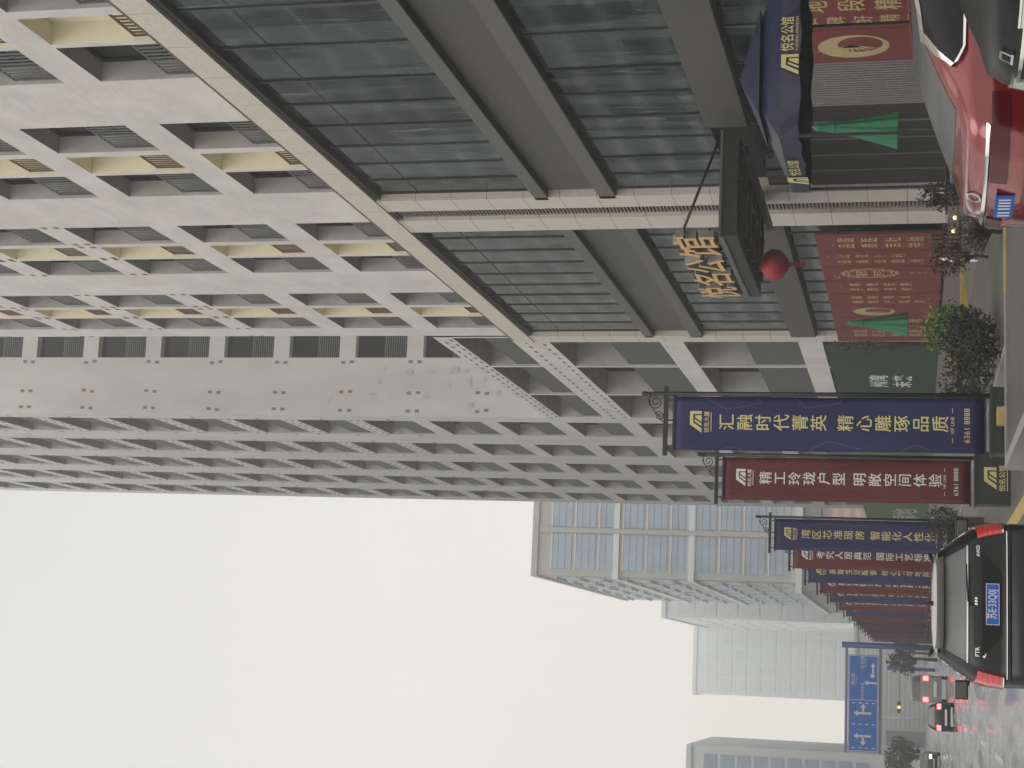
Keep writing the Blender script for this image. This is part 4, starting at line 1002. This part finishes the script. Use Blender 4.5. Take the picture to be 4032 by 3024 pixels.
for sgn in (1, -1):
    a0, a1 = (NF_-JR-JC-1.5, NF_-JR+.5) if sgn > 0 else (NF_+JR-.5, NF_+JR+JC+1.5)
    b = MB(); BK.patch(b, 'lens', a0, a1, .70, .90, .018, 12, 6); o = b.build('headlamp', bk)
    b = MB(); BK.patch(b, 'chrome', a0, a1, .685, .698, .022, 12, 1); BK.patch(b, 'chrome', a0, a1, .902, .914, .022, 12, 1); b.build('lamp_trim', o)
    for yy in (.8, 3.5): wheel(bk, sgn*.80, yy)
    j0, j1 = sgn*(JR+JC+3), sgn*(JR+JC+12); a0, a1 = (j0, j1) if sgn > 0 else (j1, j0)
    b = MB(); BK.patch(b, 'carglass', a0, a1, 1.29, 1.48, .006, 14, 4); b.build('side_window', bk)
b = MB(); BK.patch(b, 'carglass', NF_-JR-1, NF_+JR+1, 1.29, 1.52, .006, 20, 5); b.build('windscreen', bk)
g = MB()
def onK(x, z, o=.02):
    best = min(range(-60, 61), key=lambda c: abs(BK.at(NF_+c/10, z).x-x)); return (x, BK.at(NF_+best/10, z).y+o, z)
for (x0, x1, z0, z1) in ((-.055, .055, .985, .998), (-.065, .065, .925, .938), (-.055, -.04, .938, .985), (.04, .055, .938, .985)):
    g.face([onK(x0, z0), onK(x0, z1), onK(x1, z1), onK(x1, z0)], 'chrome')
g.build('emblem', bk)

# --- small cars far down the road
def far_car(name, label, loc, w, h, ln_, m, lampm, rz=0, lamps_front=False, van=False):
    t = thing(name, label, 'van' if van else 'car', loc, rz, group=None); k = w/1.78; q = h/1.5
    if van: sl = [(.2, .05, ln_, .82, .1, .2), (.5, 0, ln_, .88, .12, .2), (.9, .02, ln_, .88, .12, .2), (1.1, .05, ln_-.2, .87, .12, .2), (1.35, .12, ln_-.7, .80, .12, .2), (1.48, .22, ln_-1.0, .72, .12, .2), (1.5, .4, ln_-1.3, .5, .1, .1)]
    else: sl = [(.2, .1, ln_-.1, .8, .15, .2), (.45, .0, ln_, .87, .16, .3), (.75, .0, ln_, .89, .18, .35), (.95, .05, ln_-.25, .87, .2, .35), (1.02, .10, ln_-1.0, .84, .2, .35), (1.25, .35, ln_-1.6, .73, .2, .3), (1.42, .6, ln_-2.0, .6, .2, .25), (1.5, .9, ln_-2.4, .4, .1, .15)]
    sl = [(z*q, a, c, ww*k, r1*k, r2*k) for z, a, c, ww, r1, r2 in sl]
    C = Car(sl); b = MB(); C.body(b, m); b.build('body', t)
    b = MB(); C.patch(b, 'carglass', -(JR+1.5), JR+1.5, 1.06*q, 1.40*q, .008, 12, 4); b.build('rear_window', t)
    nf = JR+JC+JS+JC+JR
    for sgn in (1, -1):
        b = MB()
        if lamps_front: a0 = nf-sgn*(JR-.5); C.patch(b, lampm, min(a0, a0-sgn*4), max(a0, a0-sgn*4), .62*q, .78*q, .02, 6, 3)
        else: a0 = sgn*(JR-2); C.patch(b, lampm, min(a0, a0+sgn*5), max(a0, a0+sgn*5), .74*q, .94*q, .02, 6, 3)
        b.build('headlamp' if lamps_front else 'tail_lamp', t)
        for yy in (.8, ln_-.95): wheel(t, sgn*w*.42, yy, .31*q, .19)
    b = MB(); p = C.at(0, .52*q) if not lamps_front else C.at(nf, .52*q); s_ = -1 if not lamps_front else 1
    b.box(-.5*k, .5*k, p.y+s_*.01, p.y+s_*.03, .40*q, .52*q, 'white'); b.build('bumper_panel', t)
    return t
far_car('hatchback', 'small dark car with red brake lamps far down the wet road', (-1.83, 85, 0), 1.40, 1.28, 3.7, 'carblack', 'tailon')
far_car('minivan', 'pale van with red brake lamps beyond the small dark car', (-.62, 105, 0), 1.65, 2.2, 4.4, 'vangrey', 'tailon', van=True)
far_car('oncoming_car', 'dark oncoming car with yellow headlamps lit, at the far left of the road', (-6.4, 136, 0), 1.8, 1.5, 4.4, 'carblack', 'headon', R(180), True)

# ================================================================== FAR STREET: sign, lights, buildings
gs = thing('road_sign', 'large blue direction sign with white arrows on a blue post over the road', 'sign', (0, 112, 0))
zf = lambda x: 1.85+(3607-x)/6735*112.5
def sxp(y): return (2640-y)/6752*112
b = MB(); x = 1.95; b.tube([(x, 0, 0), (x, 0, 6.5)], .19, 'polebl', 14); b.build('post', gs)
x0, x1, z0, z1 = -4.85, 1.33, 4.16, 6.08
b = MB()
for z in (z0-.12, z1+.12): b.box(x0-.1, 1.95, .08, .26, z-.09, z+.09, 'steel')
b.build('arm', gs)
b = MB(); b.box(x0, x1, 0, .07, z0, z1, 'signblue'); pn = b.build('sign_panel', gs)
g = MB(); fy_ = -.004
def wr(xa, xb, za, zb): g.box(xa, xb, fy_, -.001, za, zb, 'white')
wr(x0+.04, x1-.04, z0+.03, z0+.07); wr(x0+.04, x1-.04, z1-.07, z1-.03); wr(x0+.04, x0+.08, z0+.07, z1-.07); wr(x1-.08, x1-.04, z0+.07, z1-.07); wr(-1.57, -1.54, z0+.07, z1-.07)
for xx in (-4.6, -3.1, -1.75):
    for k in range(4): wr(xx-.03, xx+.03, z0+.2+k*.42, z0+.40+k*.42)
def arrow(ax, az, dx, dz, ln_, w=.07):
    d = Vector((dx, 0, dz)).normalized(); nn = Vector((d.z, 0, -d.x)); p = Vector((ax, fy_, az)); q = p+d*ln_
    g.face([p-nn*w, p+nn*w, q+nn*w, q-nn*w], 'white'); g.face([q-nn*w*2.8, q+nn*w*2.8, q+d*.25], 'white')
arrow(-3.85, z0+.45, 0, 1, .85); arrow(-3.85, z0+.95, -1, 0, .35); arrow(-2.40, z0+.45, 0, 1, .85); arrow(-2.40, z0+.95, 1, 0, .35)
arrow(-.45, z0+.12, 0, 1, .55, .06); arrow(.15, z0+.35, 1, 0, .45, .06); g.box(-.10, .13, fy_, -.001, z0+.25, z0+.50, 'white')
ft_ = lambda X, Z: (lambda p: (p.x+X, fy_, p.y+Z))
put_text(g, '苏州湾大道', .22, 'white', ft_(-.98, z0+1.02)); put_text(g, '湖山路', .26, 'white', ft_(-.25, z0+1.62)); put_text(g, '文苑路', .28, 'white', ft_(.85, z0+1.02)); put_text(g, 'Wenyuan Rd', .12, 'white', ft_(.85, z0+.80)); put_text(g, 'Hushan Rd', .12, 'white', ft_(-.25, z0+1.40))
g.build('sign_lettering', pn)
b = MB(); b.tube([(-.55*0, 0, 0), (0, 0, 4.55)], .17, 'polebl', 12); o = b.build('blue_post'); o.location = (.84, 170, 0); tag(o, 'short thick blue post standing beyond the direction sign', 'post')
tl = thing('traffic_light', 'horizontal traffic signal with its amber lamp lit over the far junction', 'traffic light', (-3.91, 230, 0))
b = MB(); b.box(-.75, .75, -.12, .12, 3.7, 4.14, 'black'); hs_ = b.build('housing', tl)
b = MB()
for k, m_ in ((-.48, 'cargrey'), (0, 'amber'), (.48, 'cargrey')):
    b2 = MB(); b2.lathe([(0, .0), (.17, 0), (.17, .05), (0, .05)], m_, n=16); o = b2.build('lamp', tl, (k, -.125, 3.92)); o.rotation_euler = (R(90), 0, 0)
b = MB(); b.tube([(8.5, .2, 0), (8.5, .2, 4.3)], .1, 'steel', 10); b.tube([(8.5, .2, 3.92), (.6, .13, 3.92)], .05, 'steel', 8); b.build('pole', tl)
b = MB(); b.tube([(0, 0, 0), (0, 0, 5.2)], .07, 'farwhite', 8); b.box(-.1, .1, -.7, .1, 5.15, 5.3, 'farwhite'); o = b.build('lamp_post'); o.location = (-4.03, 175, 0); tag(o, 'slim white lamp post behind the small dark car', 'lamp post')

def glass_tower(name, label, x0, x1, y0, y1, h, nfl, z_base, wallm, glassm, front, side, grp=None, trim='farwhite', bar='farwall', bar2='fargrey', plain=False):
    """front: list of (xa, xb) bays on the -Y face; side: list of (ya, yb) bays on the -X face"""
    t = thing(name, label, 'building', (x0, y0, 0), group=grp)
    b = MB(); b.box(0, x1-x0, 0, y1-y0, 0, h, wallm); b.box(-.3, x1-x0, -.3, y1-y0, h+.001, h+.9, wallm); b.build('wall', t)
    fh = (h-z_base-2)/nfl
    for k in range(nfl):
        za = z_base+k*fh+.45; zb = z_base+(k+1)*fh-.2
        for (a, c) in front:
            w = MB(); w.box(a-x0, c-x0, -.12, -.01, za, zb, glassm); o = w.build('window', t)
            if plain: continue
            f = MB(); nb = max(2, int((c-a)/1.2))
            for q in range(1, nb): xx = a-x0+(c-a)*q/nb; f.box(xx-.05, xx+.05, -.17, -.121, za, zb, bar)
            for zq in (.33, .7): f.box(a-x0, c-x0, -.16, -.121, za+(zb-za)*zq-.05, za+(zb-za)*zq+.05, bar2)
            f.box(a-x0-.12, c-x0+.12, -.22, -.005, zb, zb+.16, trim); f.build('frame', o)
        for (a, c) in side:
            w = MB(); w.box(-.12, -.01, a-y0, c-y0, za, zb, glassm); o = w.build('window', t)
            if plain: continue
            f = MB(); f.box(-.5, -.005, a-y0-.1, c-y0+.1, zb, zb+.2, trim)
            for q in range(1, 3): yy = a-y0+(c-a)*q/3; f.box(-.17, -.121, yy-.1, yy+.1, za, zb, bar)
            f.build('frame', o)
    return t
# glazed office block past the tower
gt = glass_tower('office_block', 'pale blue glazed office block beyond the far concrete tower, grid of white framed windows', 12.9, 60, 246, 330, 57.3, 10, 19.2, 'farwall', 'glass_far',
            [(13.9, 19.1), (20.2, 26.5)], [(250+13*k, 258+13*k) for k in range(6)])
b = MB(); b.box(-1.6, 40, -1.4, 84, 17.8, 18.7, 'farwhite'); b.box(-1.2, 40, -1.0, 84, 15.2, 17.799, 'fargrey'); b.build('cornice', gt)
b = MB(); b.box(-.4, 40, -.4, 84, 0, 15.19, 'brick'); b.build('shop_front', gt)
b = MB()
for z in (33.6, 44.9): b.box(-.35, 47, -.35, 84, z, z+.9, 'farwhite')
b.box(6.4, 7.1, -.45, -.02, 19.2, 57, 'farwall'); b.build('pilaster', gt)
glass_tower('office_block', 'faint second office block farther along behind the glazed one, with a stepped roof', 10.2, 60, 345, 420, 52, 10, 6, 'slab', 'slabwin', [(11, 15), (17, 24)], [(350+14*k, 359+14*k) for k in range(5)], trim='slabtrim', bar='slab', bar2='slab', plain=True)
# hazy slab closing the street
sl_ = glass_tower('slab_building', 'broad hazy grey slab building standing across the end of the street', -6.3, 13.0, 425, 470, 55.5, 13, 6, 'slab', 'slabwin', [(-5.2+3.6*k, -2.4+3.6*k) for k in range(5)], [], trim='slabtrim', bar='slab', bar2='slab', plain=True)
# left tower
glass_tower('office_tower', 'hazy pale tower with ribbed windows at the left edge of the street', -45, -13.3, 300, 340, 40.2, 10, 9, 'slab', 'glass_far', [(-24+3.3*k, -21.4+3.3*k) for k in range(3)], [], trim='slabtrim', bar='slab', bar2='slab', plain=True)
# ribbed market hall across the junction
mh = thing('market_hall', 'long low hall with ribbed pale cladding across the far junction', 'building', (-40, 345, 0))
b = MB(); b.box(0, 66, 0, 30, 0, 13.2, 'stripe'); b.box(-.2, 66.2, -.25, 30, 13.201, 13.9, 'farwhite'); b.build('wall', mh)
b = MB(); b.box(23.5, 29.5, -.2, -.01, 0, 7.4, 'fargrey'); b.build('roller_door', mh)
b = MB(); b.box(29.6, 30.2, -.3, -.01, 0, 10, 'farwhite'); b.box(22.9, 23.4, -.3, -.01, 0, 10, 'farwhite'); b.build('pilaster', mh)
tree((1.6, 150, 0), 4.2, (1.7, 1.7, 1.3), 700, .22, 'leafdark', 'hazy dark tree just right of the direction sign post', 61)
tree((2.6, 185, 0), 4.6, (2.0, 2.0, 1.4), 700, .25, 'leafdark', 'hazy tree behind the last street banners', 62)
tree((-7.5, 165, 0), 4.8, (1.9, 1.9, 1.7), 1100, .22, 'leafdark', 'dark roadside tree at the far left above the oncoming car', 63)
tree((-8.0, 182, 0), 5.2, (1.9, 1.9, 1.6), 1100, .22, 'leafdark', 'dark roadside tree at the left edge of the street', 64)

# tower on the other side of the street: it shows as the pale bands mirrored in the podium glass
op = thing('opposite_block', 'long pale block across the street, mirrored as wavy bands in the podium glass', 'building', (-25, 85, 0))
b = MB(); b.box(-16, 0, 0, 190, 0, 78, 'farwhite'); b.build('wall', op)
for q in range(18):
    b = MB()
    for k in range(31): b.box(.0, .15, .6+6.1*k, 5.7+6.1*k, 2.0+q*4.2, 4.9+q*4.2, 'glass_dark')
    b.build('window_row', op)
# ================================================================== HAZE
hz = MB(); hz.box(-440, 440, -55, 690, -1.1, 112, 'black'); ho = hz.build('haze'); ho.data.materials.clear()
hm = bpy.data.materials.new('rain_haze'); hm.use_nodes = True; t = hm.node_tree; t.nodes.clear()
vo = t.nodes.new('ShaderNodeVolumePrincipled'); oo = t.nodes.new('ShaderNodeOutputMaterial')
vo.inputs['Color'].default_value = (.97, .975, .98, 1); vo.inputs['Density'].default_value = .0013; vo.inputs['Anisotropy'].default_value = .2
t.links.new(vo.outputs[0], oo.inputs['Volume']); ho.data.materials.append(hm); tag(ho, kind='stuff')
